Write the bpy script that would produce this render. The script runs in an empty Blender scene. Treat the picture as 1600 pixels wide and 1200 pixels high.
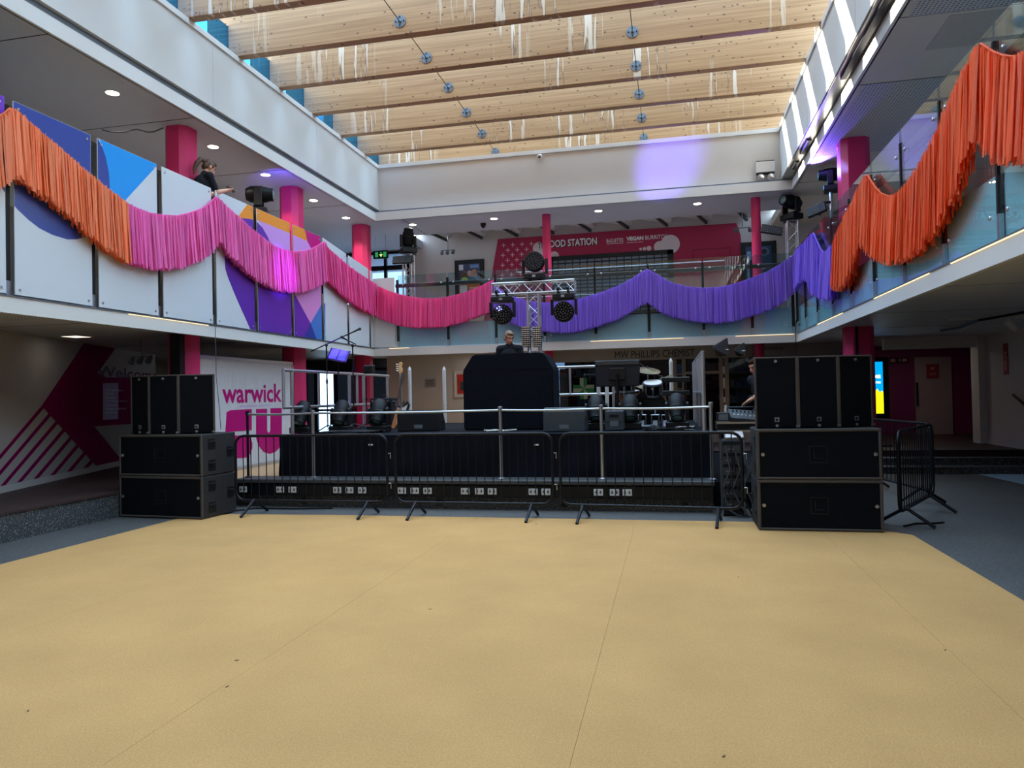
import bpy, bmesh, math, random
from mathutils import Vector, Matrix, Euler
random.seed(7)
sc = bpy.context.scene
COL = sc.collection
PI = math.pi

# ------------------------------------------------------------------ camera
FPX = 1134.5                      # focal length in pixels of the 1600x1200 frame
YAW, PITCH, ROLL = math.radians(12.329), math.radians(0.848), math.radians(-1.176)
EYE = Vector((0, 0, 1.6))
_f = Vector((-math.sin(YAW) * math.cos(PITCH), math.cos(YAW) * math.cos(PITCH), math.sin(PITCH)))
_r = Vector((math.cos(YAW), math.sin(YAW), 0))
_u = _r.cross(_f)
CR = _r * math.cos(ROLL) + _u * math.sin(ROLL)
CU = -_r * math.sin(ROLL) + _u * math.cos(ROLL)
cam_data = bpy.data.cameras.new('camera')
cam_data.sensor_width = 36.0
cam_data.sensor_fit = 'HORIZONTAL'
cam_data.lens = FPX / 1600 * 36.0
cam_data.clip_end = 300
cam = bpy.data.objects.new('camera', cam_data)
COL.objects.link(cam)
cam.matrix_world = Matrix(((CR.x, CU.x, -_f.x, EYE.x), (CR.y, CU.y, -_f.y, EYE.y), (CR.z, CU.z, -_f.z, EYE.z), (0, 0, 0, 1)))
sc.camera = cam

# ------------------------------------------------------------------ world, sun, exposure
world = bpy.data.worlds.new('sky')
sc.world = world
world.use_nodes = True
_bg = world.node_tree.nodes['Background']
_bg.inputs[0].default_value = (0.53, 0.75, 1.0, 1)
_bg.inputs[1].default_value = 5.2
sun_d = bpy.data.lights.new('sun', 'SUN')
sun_d.energy = 20.0
sun_d.angle = math.radians(0.6)
sun_d.color = (1.0, 0.95, 0.84)
sun = bpy.data.objects.new('sun', sun_d)
COL.objects.link(sun)
sun.rotation_euler = Vector((-1, 0.14, 0.2)).to_track_quat('Z', 'Y').to_euler()
# light portal filling the skylight opening: guides the sky's own light, emits nothing itself
_po = bpy.data.lights.new('skylight_portal', 'AREA')
_po.shape = 'RECTANGLE'; _po.size = 9.9; _po.size_y = 18.6
_po.cycles.is_portal = True
po = bpy.data.objects.new('skylight_portal', _po)
COL.objects.link(po)
po.location = (-2.28, 8.2, 8.75)
sc.view_settings.view_transform = 'Standard'
sc.view_settings.look = 'None'
sc.view_settings.gamma = 1
sc.view_settings.use_curve_mapping = False
sc.view_settings.exposure = 0.45
sc.cycles.use_denoising = True
sc.cycles.max_bounces = 10
sc.cycles.diffuse_bounces = 6
sc.cycles.transparent_max_bounces = 16
sc.cycles.caustics_reflective = False
sc.cycles.caustics_refractive = False
sc.cycles.sample_clamp_indirect = 6

# ------------------------------------------------------------------ pixel <-> plane (places things on real planes)
def at(x, y, **k):
    d = _f + CR * ((x - 800) / FPX) - CU * ((y - 600) / FPX)
    a, v = list(k.items())[0]
    i = 'XYZ'.index(a)
    return EYE + d * ((v - EYE[i]) / d[i])

# ------------------------------------------------------------------ materials
def lin(c):
    return tuple(((v / 255) / 12.92 if v / 255 <= 0.04045 else ((v / 255 + 0.055) / 1.055) ** 2.4) for v in c)
MATS = {}
def mat(name, rgb, rough=0.6, metal=0.0, noise=(18, 0.12), bump=None, spec=0.4, emit=0.0, stretch=None, island=0.0, trans=0.0):
    if name in MATS: return MATS[name]
    m = bpy.data.materials.new(name); m.use_nodes = True
    nt = m.node_tree; b = nt.nodes['Principled BSDF']
    c = lin(rgb)
    b.inputs['Base Color'].default_value = (*c, 1)
    b.inputs['Roughness'].default_value = rough
    b.inputs['Metallic'].default_value = metal
    b.inputs['Specular IOR Level'].default_value = spec
    tc = nt.nodes.new('ShaderNodeTexCoord')
    mp = nt.nodes.new('ShaderNodeMapping')
    nt.links.new(tc.outputs['Object'], mp.inputs[0])
    if stretch: mp.inputs['Scale'].default_value = stretch
    src = None
    if noise:
        n = nt.nodes.new('ShaderNodeTexNoise'); n.inputs['Scale'].default_value = noise[0]; n.inputs['Detail'].default_value = 4
        nt.links.new(mp.outputs[0], n.inputs[0])
        mx = nt.nodes.new('ShaderNodeMix'); mx.data_type = 'RGBA'
        a = noise[1]
        mx.inputs[6].default_value = (*[v * (1 - a) for v in c], 1)
        mx.inputs[7].default_value = (*[min(1, v * (1 + a)) for v in c], 1)
        nt.links.new(n.outputs[0], mx.inputs[0])
        src = mx.outputs[2]
        nt.links.new(src, b.inputs['Base Color'])
    if island:
        g = nt.nodes.new('ShaderNodeNewGeometry')
        hs = nt.nodes.new('ShaderNodeHueSaturation')
        mr = nt.nodes.new('ShaderNodeMapRange')
        mr.inputs[3].default_value = 1 - island; mr.inputs[4].default_value = 1 + island * 0.7
        nt.links.new(g.outputs['Random Per Island'], mr.inputs[0])
        nt.links.new(mr.outputs[0], hs.inputs['Value'])
        if src: nt.links.new(src, hs.inputs['Color'])
        else: hs.inputs['Color'].default_value = (*c, 1)
        nt.links.new(hs.outputs[0], b.inputs['Base Color'])
    if bump:
        n2 = nt.nodes.new('ShaderNodeTexNoise'); n2.inputs['Scale'].default_value = bump[0]; n2.inputs['Detail'].default_value = 3
        nt.links.new(mp.outputs[0], n2.inputs[0])
        bp = nt.nodes.new('ShaderNodeBump'); bp.inputs['Strength'].default_value = bump[1]; bp.inputs['Distance'].default_value = 0.02
        nt.links.new(n2.outputs[0], bp.inputs['Height']); nt.links.new(bp.outputs[0], b.inputs['Normal'])
    if emit:
        b.inputs['Emission Color'].default_value = (*c, 1)
        b.inputs['Emission Strength'].default_value = emit
    if trans:
        tr = nt.nodes.new('ShaderNodeBsdfTranslucent'); mxs = nt.nodes.new('ShaderNodeMixShader'); mxs.inputs[0].default_value = trans
        cl_ = b.inputs['Base Color'].links
        if cl_: nt.links.new(cl_[0].from_socket, tr.inputs[0])
        else: tr.inputs[0].default_value = (*c, 1)
        nt.links.new(b.outputs[0], mxs.inputs[1]); nt.links.new(tr.outputs[0], mxs.inputs[2])
        nt.links.new(mxs.outputs[0], nt.nodes['Material Output'].inputs[0])
    MATS[name] = m
    return m

def speckle_mat(name, base, speck, scale, lo, hi, rough=0.6, spec=0.4):
    m = bpy.data.materials.new(name); m.use_nodes = True
    nt = m.node_tree; b = nt.nodes['Principled BSDF']
    tc = nt.nodes.new('ShaderNodeTexCoord')
    n = nt.nodes.new('ShaderNodeTexNoise'); n.inputs['Scale'].default_value = scale; n.inputs['Detail'].default_value = 2
    nt.links.new(tc.outputs['Object'], n.inputs[0])
    n2 = nt.nodes.new('ShaderNodeTexNoise'); n2.inputs['Scale'].default_value = 1.3; n2.inputs['Detail'].default_value = 5
    nt.links.new(tc.outputs['Object'], n2.inputs[0])
    r = nt.nodes.new('ShaderNodeMapRange'); r.inputs[1].default_value = lo; r.inputs[2].default_value = hi
    nt.links.new(n.outputs[0], r.inputs[0])
    mx = nt.nodes.new('ShaderNodeMix'); mx.data_type = 'RGBA'
    mx.inputs[6].default_value = (*lin(base), 1); mx.inputs[7].default_value = (*lin(speck), 1)
    nt.links.new(r.outputs[0], mx.inputs[0])
    hs = nt.nodes.new('ShaderNodeHueSaturation')
    r2 = nt.nodes.new('ShaderNodeMapRange'); r2.inputs[3].default_value = 0.82; r2.inputs[4].default_value = 1.18
    nt.links.new(n2.outputs[0], r2.inputs[0]); nt.links.new(r2.outputs[0], hs.inputs['Value'])
    nt.links.new(mx.outputs[2], hs.inputs['Color'])
    nt.links.new(hs.outputs[0], b.inputs['Base Color'])
    b.inputs['Roughness'].default_value = rough; b.inputs['Specular IOR Level'].default_value = spec
    MATS[name] = m
    return m

def timber_mat():
    m = bpy.data.materials.new('timber'); m.use_nodes = True
    nt = m.node_tree; b = nt.nodes['Principled BSDF']; L = nt.links
    tc = nt.nodes.new('ShaderNodeTexCoord')
    def noise(scale, st, det=3):
        mp = nt.nodes.new('ShaderNodeMapping'); mp.inputs['Scale'].default_value = st
        L.new(tc.outputs['Object'], mp.inputs[0])
        oi = nt.nodes.new('ShaderNodeObjectInfo')
        ad = nt.nodes.new('ShaderNodeVectorMath'); ad.operation = 'ADD'
        ml = nt.nodes.new('ShaderNodeMath'); ml.operation = 'MULTIPLY'; ml.inputs[1].default_value = 40
        L.new(oi.outputs['Random'], ml.inputs[0]); L.new(mp.outputs[0], ad.inputs[0]); L.new(ml.outputs[0], ad.inputs[1])
        n = nt.nodes.new('ShaderNodeTexNoise'); n.inputs['Scale'].default_value = scale; n.inputs['Detail'].default_value = det
        L.new(ad.outputs[0], n.inputs[0]); return n.outputs[0], ad.outputs[0]
    def rng(s, a, c, o0=0, o1=1):
        r = nt.nodes.new('ShaderNodeMapRange'); r.inputs[1].default_value = a; r.inputs[2].default_value = c
        r.inputs[3].default_value = o0; r.inputs[4].default_value = o1
        L.new(s, r.inputs[0]); return r.outputs[0]
    def mix(f, a, c):
        x = nt.nodes.new('ShaderNodeMix'); x.data_type = 'RGBA'
        L.new(f, x.inputs[0])
        for i, q in ((6, a), (7, c)):
            if isinstance(q, tuple): x.inputs[i].default_value = (*lin(q), 1)
            else: L.new(q, x.inputs[i])
        return x.outputs[2]
    grain, _ = noise(2.2, (0.25, 1, 14))
    base = mix(rng(grain, 0.35, 0.65), (178, 138, 94), (154, 114, 72))
    # knots
    vmp = nt.nodes.new('ShaderNodeMapping'); vmp.inputs['Scale'].default_value = (4.2, 2.0, 8)
    L.new(tc.outputs['Object'], vmp.inputs[0])
    vo = nt.nodes.new('ShaderNodeTexVoronoi'); vo.inputs['Scale'].default_value = 1.4
    L.new(vmp.outputs[0], vo.inputs[0])
    kn = rng(vo.outputs['Distance'], 0.1, 0.16, 1, 0)
    base = mix(kn, base, (96, 62, 40))
    # water marks running down the face, only in a few places along the beam
    dr, _ = noise(3.2, (3.6, 1, 0.22), 4)
    pl, _ = noise(0.9, (0.75, 1, 0.05), 1)
    ml = nt.nodes.new('ShaderNodeMath'); ml.operation = 'MULTIPLY'
    L.new(rng(dr, 0.57, 0.60), ml.inputs[0]); L.new(rng(pl, 0.53, 0.6), ml.inputs[1])
    base = mix(ml.outputs[0], base, (204, 184, 160))
    ed = nt.nodes.new('ShaderNodeMath'); ed.operation = 'MULTIPLY'
    e2 = nt.nodes.new('ShaderNodeMath'); e2.operation = 'MULTIPLY'
    L.new(rng(dr, 0.545, 0.555), ed.inputs[0]); L.new(rng(dr, 0.565, 0.575, 1, 0), ed.inputs[1])
    L.new(ed.outputs[0], e2.inputs[0]); L.new(rng(pl, 0.53, 0.6), e2.inputs[1])
    base = mix(e2.outputs[0], base, (120, 92, 70))
    L.new(base, b.inputs['Base Color'])
    b.inputs['Roughness'].default_value = 0.5
    MATS['timber'] = m
    return m

def perforated_mat():
    m = bpy.data.materials.new('perforated'); m.use_nodes = True
    nt = m.node_tree; b = nt.nodes['Principled BSDF']; L = nt.links
    tc = nt.nodes.new('ShaderNodeTexCoord'); sp = nt.nodes.new('ShaderNodeSeparateXYZ')
    L.new(tc.outputs['Object'], sp.inputs[0])
    out = []
    for i in (0, 1):
        a = nt.nodes.new('ShaderNodeMath'); a.operation = 'MULTIPLY'; a.inputs[1].default_value = 2 * PI / 0.05
        s = nt.nodes.new('ShaderNodeMath'); s.operation = 'SINE'
        L.new(sp.outputs[i], a.inputs[0]); L.new(a.outputs[0], s.inputs[0]); out.append(s.outputs[0])
    p = nt.nodes.new('ShaderNodeMath'); p.operation = 'ADD'
    L.new(out[0], p.inputs[0]); L.new(out[1], p.inputs[1])
    g = nt.nodes.new('ShaderNodeMath'); g.operation = 'GREATER_THAN'; g.inputs[1].default_value = 0.75
    L.new(p.outputs[0], g.inputs[0])
    x = nt.nodes.new('ShaderNodeMix'); x.data_type = 'RGBA'
    L.new(g.outputs[0], x.inputs[0])
    x.inputs[6].default_value = (*lin((196, 194, 190)), 1); x.inputs[7].default_value = (*lin((110, 108, 106)), 1)
    L.new(x.outputs[2], b.inputs['Base Color']); b.inputs['Roughness'].default_value = 0.7
    MATS['perforated'] = m
    return m

def glass_mat(name, tint, ior=1.5, gloss=1.0, rough=0.0):
    m = bpy.data.materials.new(name); m.use_nodes = True
    nt = m.node_tree; nt.nodes.remove(nt.nodes['Principled BSDF'])
    out = nt.nodes['Material Output']
    t = nt.nodes.new('ShaderNodeBsdfTransparent'); t.inputs[0].default_value = (*lin(tint), 1)
    g = nt.nodes.new('ShaderNodeBsdfGlossy'); g.inputs['Roughness'].default_value = rough
    g.inputs[0].default_value = (gloss, gloss, gloss, 1)
    fr = nt.nodes.new('ShaderNodeFresnel')
    ge = nt.nodes.new('ShaderNodeNewGeometry'); io = nt.nodes.new('ShaderNodeMix')      # thin sheet: the far face reflects like the near one
    io.inputs[2].default_value = ior; io.inputs[3].default_value = 1 / ior
    nt.links.new(ge.outputs['Backfacing'], io.inputs[0]); nt.links.new(io.outputs[0], fr.inputs[0])
    mx = nt.nodes.new('ShaderNodeMixShader')
    nt.links.new(fr.outputs[0], mx.inputs[0]); nt.links.new(t.outputs[0], mx.inputs[1]); nt.links.new(g.outputs[0], mx.inputs[2])
    nt.links.new(mx.outputs[0], out.inputs[0])
    MATS[name] = m
    return m

def emat(name, rgb, s):
    if name in MATS: return MATS[name]
    m = bpy.data.materials.new(name); m.use_nodes = True
    nt = m.node_tree; nt.nodes.remove(nt.nodes['Principled BSDF'])
    e = nt.nodes.new('ShaderNodeEmission'); e.inputs[0].default_value = (*lin(rgb), 1); e.inputs[1].default_value = s
    nt.links.new(e.outputs[0], nt.nodes['Material Output'].inputs[0])
    MATS[name] = m
    return m

timber_mat(); perforated_mat()
speckle_mat('floor_lino', (82, 80, 78), (112, 110, 108), 70, 0.5, 0.72, 0.6, 0.3)
speckle_mat('terrazzo', (60, 62, 64), (150, 150, 146), 60, 0.57, 0.66, 0.5, 0.4)
speckle_mat('carpet_yellow', (187, 141, 86), (204, 159, 105), 120, 0.35, 0.7, 0.95, 0.1)
glass_mat('glass_clear', (228, 240, 244))
glass_mat('glass_window', (176, 182, 188))
glass_mat('glass_teal', (230, 246, 248))
glass_mat('glass_dark', (58, 58, 60))
glass_mat('glass_shop', (120, 130, 140))
glass_mat('glass_roof', (246, 250, 252), 1.2, 0.6)
mat('white_paint', (214, 212, 207), 0.5, noise=(3, 0.02))
mat('upstand_paint', (204, 202, 197), 0.45, noise=(2, 0.03))
mat('grey_wall', (196, 192, 190), 0.9, noise=(2, 0.03), spec=0.1)
mat('ceiling_grey', (182, 185, 196), 0.6, noise=(2, 0.03))
mat('soffit_grey', (192, 192, 194), 0.5, noise=(2, 0.04))
mat('dark_grey', (60, 60, 62), 0.7)
mat('black', (12, 12, 14), 0.5)
mat('black_matte', (14, 15, 20), 0.85)
mat('black_cloth', (20, 22, 31), 0.95, noise=(14, 0.25), bump=(30, 0.25), spec=0.1)
mat('black_metal', (18, 20, 26), 0.4, 0.3)
mat('black_gloss', (10, 10, 12), 0.15)
mat('steel', (190, 192, 196), 0.3, 0.9)
mat('galv', (112, 120, 128), 0.5, 0.5, noise=(30, 0.2))
mat('alu', (205, 207, 212), 0.32, 0.85)
mat('pink', (212, 48, 106), 0.45, noise=(3, 0.04))
mat('magenta', (128, 4, 76), 0.9, noise=(3, 0.03), spec=0.08)
mat('red_wall', (156, 24, 62), 0.6, noise=(3, 0.03))
mat('purple_wall', (124, 40, 92), 0.6, noise=(3, 0.04))
mat('wood_floor', (150, 118, 88), 0.5, noise=(5, 0.15), stretch=(1, 8, 1))
mat('dark_wood', (62, 46, 44), 0.5, noise=(6, 0.2), stretch=(1, 8, 1))
mat('panel_white', (206, 212, 216), 0.22, noise=None, spec=0.5)
for n, c in (('print_navy', (46, 72, 150)), ('print_cyan', (0, 150, 232)), ('print_purple', (98, 52, 164)), ('print_violet', (112, 60, 190)),
             ('print_orange', (238, 146, 48)), ('print_lilac', (206, 150, 222)), ('print_pink', (214, 140, 200)), ('print_magenta', (196, 26, 122)),
             ('print_blue', (52, 122, 196)), ('print_dkblue', (40, 66, 150))):
    mat(n, c, 0.22, noise=None, spec=0.5)
mat('skin', (206, 150, 124), 0.55, noise=(20, 0.05))
mat('speaker_box', (38, 36, 36), 0.7, noise=(30, 0.35), bump=(120, 0.2))
mat('speaker_edge', (74, 68, 64), 0.7, noise=(40, 0.4))
mat('speaker_grille', (10, 12, 18), 0.9, noise=(60, 0.2), spec=0.15)

# ------------------------------------------------------------------ mesh builder
class MB:
    def __init__(s): s.v = []; s.f = []
    def add(s, vs, fs):
        o = len(s.v); s.v += [tuple(v) for v in vs]; s.f += [tuple(i + o for i in f) for f in fs]; return s
    def box(s, x0, x1, y0, y1, z0, z1):
        return s.add([(x0, y0, z0), (x1, y0, z0), (x1, y1, z0), (x0, y1, z0), (x0, y0, z1), (x1, y0, z1), (x1, y1, z1), (x0, y1, z1)],
                     [(3, 2, 1, 0), (4, 5, 6, 7), (0, 1, 5, 4), (1, 2, 6, 5), (2, 3, 7, 6), (3, 0, 4, 7)])
    def cbox(s, c, d, M=None):
        t = MB().box(-d[0] / 2, d[0] / 2, -d[1] / 2, d[1] / 2, -d[2] / 2, d[2] / 2)
        M = (M.to_3x3() if M else Matrix.Identity(3))
        return s.add([M @ Vector(v) + Vector(c) for v in t.v], t.f)
    def cyl(s, p0, p1, r0, r1=None, n=12, caps=True):
        p0 = Vector(p0); p1 = Vector(p1); r1 = r0 if r1 is None else r1
        d = (p1 - p0).normalized(); a = d.orthogonal().normalized(); b = d.cross(a)
        vs = []
        for p, r in ((p0, r0), (p1, r1)):
            for i in range(n):
                t = 2 * PI * i / n; vs.append(p + (a * math.cos(t) + b * math.sin(t)) * r)
        fs = [(i, (i + 1) % n, n + (i + 1) % n, n + i) for i in range(n)]
        if caps: fs += [tuple(range(n - 1, -1, -1)), tuple(range(n, 2 * n))]
        return s.add(vs, fs)
    def tube(s, pts, r, n=8, closed=False):
        pts = [Vector(p) for p in pts]; m = len(pts)
        rs = r if isinstance(r, (list, tuple)) else [r] * m
        vs = []; a = None
        for i, p in enumerate(pts):
            if closed: d = pts[(i + 1) % m] - pts[i - 1]
            else: d = pts[min(i + 1, m - 1)] - pts[max(i - 1, 0)]
            d = d.normalized() if d.length > 1e-9 else Vector((0, 0, 1))
            if a is None: a = d.orthogonal().normalized()
            else:
                a = a - d * a.dot(d); a = a.normalized() if a.length > 1e-6 else d.orthogonal().normalized()
            b = d.cross(a)
            for k in range(n):
                t = 2 * PI * k / n; vs.append(p + (a * math.cos(t) + b * math.sin(t)) * rs[i])
        fs = []
        for i in range(m if closed else m - 1):
            j = (i + 1) % m
            for k in range(n):
                fs.append((i * n + k, i * n + (k + 1) % n, j * n + (k + 1) % n, j * n + k))
        if not closed: fs += [tuple(range(n - 1, -1, -1)), tuple(range((m - 1) * n, m * n))]
        return s.add(vs, fs)
    def lathe(s, prof, o=(0, 0, 0), axis=(0, 0, 1), n=20):
        ax = Vector(axis).normalized(); a = ax.orthogonal().normalized(); b = ax.cross(a); o = Vector(o)
        vs = []
        for r, z in prof:
            for k in range(n):
                t = 2 * PI * k / n; vs.append(o + ax * z + (a * math.cos(t) + b * math.sin(t)) * max(r, 1e-4))
        m = len(prof)
        fs = [(i * n + k, i * n + (k + 1) % n, (i + 1) * n + (k + 1) % n, (i + 1) * n + k) for i in range(m - 1) for k in range(n)]
        fs += [tuple(range(n - 1, -1, -1)), tuple(range((m - 1) * n, m * n))]
        return s.add(vs, fs)
    def prism(s, poly, fn, w0, w1):
        n = len(poly)
        vs = [fn(u, v, w0) for u, v in poly] + [fn(u, v, w1) for u, v in poly]
        fs = [tuple(range(n - 1, -1, -1)), tuple(range(n, 2 * n))] + [(i, (i + 1) % n, n + (i + 1) % n, n + i) for i in range(n)]
        return s.add(vs, fs)
    def ball(s, c, r, nu=14, nv=9, M=None):
        c = Vector(c); r = r if isinstance(r, (tuple, list)) else (r, r, r)
        M = M or Matrix.Identity(3)
        vs = []; 
        for j in range(1, nv):
            p = PI * j / nv
            for i in range(nu):
                t = 2 * PI * i / nu
                vs.append(c + M @ Vector((r[0] * math.sin(p) * math.cos(t), r[1] * math.sin(p) * math.sin(t), r[2] * math.cos(p))))
        a = len(vs); vs += [c + M @ Vector((0, 0, r[2])), c + M @ Vector((0, 0, -r[2]))]
        fs = [(j * nu + i, (j + 1) * nu + i, (j + 1) * nu + (i + 1) % nu, j * nu + (i + 1) % nu) for j in range(nv - 2) for i in range(nu)]
        fs += [(a, i, (i + 1) % nu) for i in range(nu)] + [(a + 1, (nv - 2) * nu + (i + 1) % nu, (nv - 2) * nu + i) for i in range(nu)]
        return s.add(vs, fs)
    def limb(s, p0, p1, r0, r1, n=12):
        s.cyl(p0, p1, r0, r1, n); s.ball(p0, r0, n, 8); s.ball(p1, r1, n, 8); return s
    def xf(s, M):
        s.v = [tuple(M @ Vector(v)) for v in s.v]; return s
    def mesh(s, name, mt, smooth=False, bevel=0, seg=1):
        me = bpy.data.meshes.new(name)
        me.from_pydata(s.v, [], s.f)
        bm = bmesh.new(); bm.from_mesh(me)
        bmesh.ops.recalc_face_normals(bm, faces=bm.faces)
        if bevel:
            es = [e for e in bm.edges if len(e.link_faces) == 2 and e.calc_face_angle(0) > 0.5]
            bmesh.ops.bevel(bm, geom=es, offset=bevel, segments=seg, affect='EDGES', clamp_overlap=True)
        bm.to_mesh(me); bm.free()
        if smooth:
            me.polygons.foreach_set('use_smooth', [True] * len(me.polygons))
            me.set_sharp_from_angle(angle=math.radians(40))
        me.materials.append(MATS[mt] if isinstance(mt, str) else mt)
        return me
    def build(s, name, mt, parent=None, smooth=False, bevel=0, seg=1):
        if parent is None and s.v:
            lo = [min(v[i] for v in s.v) for i in range(3)]; hi = [max(v[i] for v in s.v) for i in range(3)]
            o = Vector(((lo[0] + hi[0]) / 2, (lo[1] + hi[1]) / 2, lo[2]))
            s.v = [tuple(Vector(v) - o) for v in s.v]
        ob = bpy.data.objects.new(name, s.mesh(name, mt, smooth, bevel, seg))
        COL.objects.link(ob)
        if parent is None: ob.location = o
        else: ob.parent = parent
        return ob

def inst(name, me, parent, loc=(0, 0, 0), rot=(0, 0, 0), sca=(1, 1, 1)):
    o = bpy.data.objects.new(name, me); COL.objects.link(o); o.parent = parent
    o.location = loc; o.rotation_euler = rot; o.scale = sca
    return o
def tag(o, label=None, cat=None, group=None, kind=None):
    if label: o['label'] = label
    if cat: o['category'] = cat
    if group: o['group'] = group
    if kind: o['kind'] = kind
    return o
def thing(name, label, cat, loc=(0, 0, 0), rz=0, group=None, kind=None):
    o = bpy.data.objects.new(name, None); COL.objects.link(o)
    o.location = loc; o.rotation_euler = (0, 0, rz); o.empty_display_size = 0.2
    return tag(o, label, cat, group, kind)
def struct(o, label=None): return tag(o, label, None, None, 'structure')
def copy_tree(o, parent=None):
    c = o.copy(); COL.objects.link(c); c.parent = parent
    for ch in list(o.children): copy_tree(ch, c)
    return c
def loc_of(P, base): return Vector(P) - Vector(base)

def text2d(body, bold=0.0):
    cu = bpy.data.curves.new('t', 'FONT'); cu.body = body; cu.offset = bold; cu.resolution_u = 3
    ob = bpy.data.objects.new('t', cu); COL.objects.link(ob)
    dg = bpy.context.evaluated_depsgraph_get(); dg.update()
    me = bpy.data.meshes.new_from_object(ob.evaluated_get(dg))
    vs = [(v.co.x, v.co.y) for v in me.vertices]; fs = [tuple(p.vertices) for p in me.polygons]
    bpy.data.objects.remove(ob); bpy.data.curves.remove(cu); bpy.data.meshes.remove(me)
    return vs, fs
def text(name, body, O, U, V, w, h, mt, parent, bold=0.0, lift=0.004):
    """letters filling the rectangle O + [0,w]U + [0,h]V, raised by lift along UxV"""
    vs, fs = text2d(body, bold)
    x0 = min(v[0] for v in vs); x1 = max(v[0] for v in vs); y0 = min(v[1] for v in vs); y1 = max(v[1] for v in vs)
    O = Vector(O); U = Vector(U).normalized(); V = Vector(V).normalized(); N = U.cross(V).normalized()
    m = MB(); m.add([O + U * ((x - x0) / (x1 - x0) * w) + V * ((y - y0) / (y1 - y0) * h) + N * lift for x, y in vs], fs)
    me = bpy.data.meshes.new(name); me.from_pydata(m.v, [], m.f); me.materials.append(MATS[mt])
    o = bpy.data.objects.new(name, me); COL.objects.link(o); o.parent = parent
    return o

def clip(poly, x0, x1, y0, y1):
    def cut(P, ins, isec):
        out = []
        for i in range(len(P)):
            a = P[i - 1]; b = P[i]
            if ins(b):
                if not ins(a): out.append(isec(a, b))
                out.append(b)
            elif ins(a): out.append(isec(a, b))
        return out
    def ix(a, b, x): t = (x - a[0]) / (b[0] - a[0]); return (x, a[1] + t * (b[1] - a[1]))
    def iy(a, b, y): t = (y - a[1]) / (b[1] - a[1]); return (a[0] + t * (b[0] - a[0]), y)
    for ins, s in ((lambda p: p[0] >= x0, lambda a, b: ix(a, b, x0)), (lambda p: p[0] <= x1, lambda a, b: ix(a, b, x1)),
                   (lambda p: p[1] >= y0, lambda a, b: iy(a, b, y0)), (lambda p: p[1] <= y1, lambda a, b: iy(a, b, y1))):
        if poly: poly = cut(poly, ins, s)
    return poly
def circle(cx, cy, r, n=24): return [(cx + r * math.cos(2 * PI * i / n), cy + r * math.sin(2 * PI * i / n)) for i in range(n)]
def lerp_list(pts, x):
    if x <= pts[0][0]: return pts[0][1]
    for (a, b), (c, d) in zip(pts, pts[1:]):
        if x <= c: return b + (d - b) * (x - a) / max(1e-9, c - a)
    return pts[-1][1]
# ================================================================== THE BUILDING
XL, XR, YB = -7.0, 2.66, 16.45          # balcony edges
ZS, ZG, ZFL, ZC = 2.67, 2.8, 3.35, 6.0  # soffit, glass foot, upper floor, upper ceiling
ZR = 0.36                               # raised ground floor
YF = -1.0                               # near end of the opening
mat('slab_edge', (222, 240, 246), 0.6, noise=(2, 0.03))
mat('wood_ply', (196, 160, 116), 0.6, noise=(6, 0.12), stretch=(1, 6, 1))

def sbox(name, mt, *b, label=None):
    return struct(MB().box(*b).build(name, mt), label)

sbox('floor', 'floor_lino', -14, 10, -6, 24, -0.12, 0.0)
# raised floor on the left with a terrazzo riser and dark boards
rf = struct(MB().box(-13.5, -7.66, -6, 9.8, 0.001, ZR - 0.03).build('floor_raised_left', 'terrazzo'))
B = lambda *b: MB().box(*b)
def loc_part(parent, mb, name, mt, **k):
    o = parent.location
    mb.v = [tuple(Vector(v) - o) for v in mb.v]
    return mb.build(name, mt, parent, **k)
loc_part(rf, B(-7.66, -7.6, -6, 9.8, 0.001, ZR - 0.03), 'riser', 'terrazzo')
loc_part(rf, B(-13.5, -7.58, -6, 9.8, ZR - 0.03, ZR), 'tread', 'dark_wood')
rb = struct(MB().box(-13.5, 0.5, 9.95, 24, 0.001, ZR - 0.02).build('floor_raised_back', 'terrazzo'))
loc_part(rb, B(-7.66, 0.5, 9.95, 24, ZR - 0.02, ZR), 'boards', 'wood_ply')
loc_part(rb, B(-13.5, -7.66, 9.8, 24, ZR - 0.02, ZR), 'boards', 'dark_wood')
rr = struct(MB().box(0.5, 10, 15.45, 24, 0.001, ZR).build('floor_raised_right', 'dark_wood'))
for i, y in enumerate((14.55, 15.0)):
    loc_part(rr, B(0.55, 10, y, 15.45, 0.001, 0.12 * (i + 1)), 'step', 'terrazzo')
    loc_part(rr, B(0.55, 10, y - 0.01, y + 0.05, 0.12 * (i + 1), 0.12 * (i + 1) + 0.006), 'nosing', 'dark_grey')
loc_part(rr, B(0.55, 10, 15.43, 15.5, ZR, ZR + 0.006), 'nosing', 'dark_grey')

fp = [at(1526, 740.5, Z=0), at(1640, 741, Z=0), at(1640, 766, Z=0), at(1600, 757, Z=0)]
tag(MB().prism([(p.x, p.y) for p in fp], lambda u, v, w: (u, v, w), 0.001, 0.005).build('floor_mat', mat('mat_blue', (150, 176, 196), 0.8)), 'pale blue floor patch in front of the steps at the right edge', 'mat')
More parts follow.
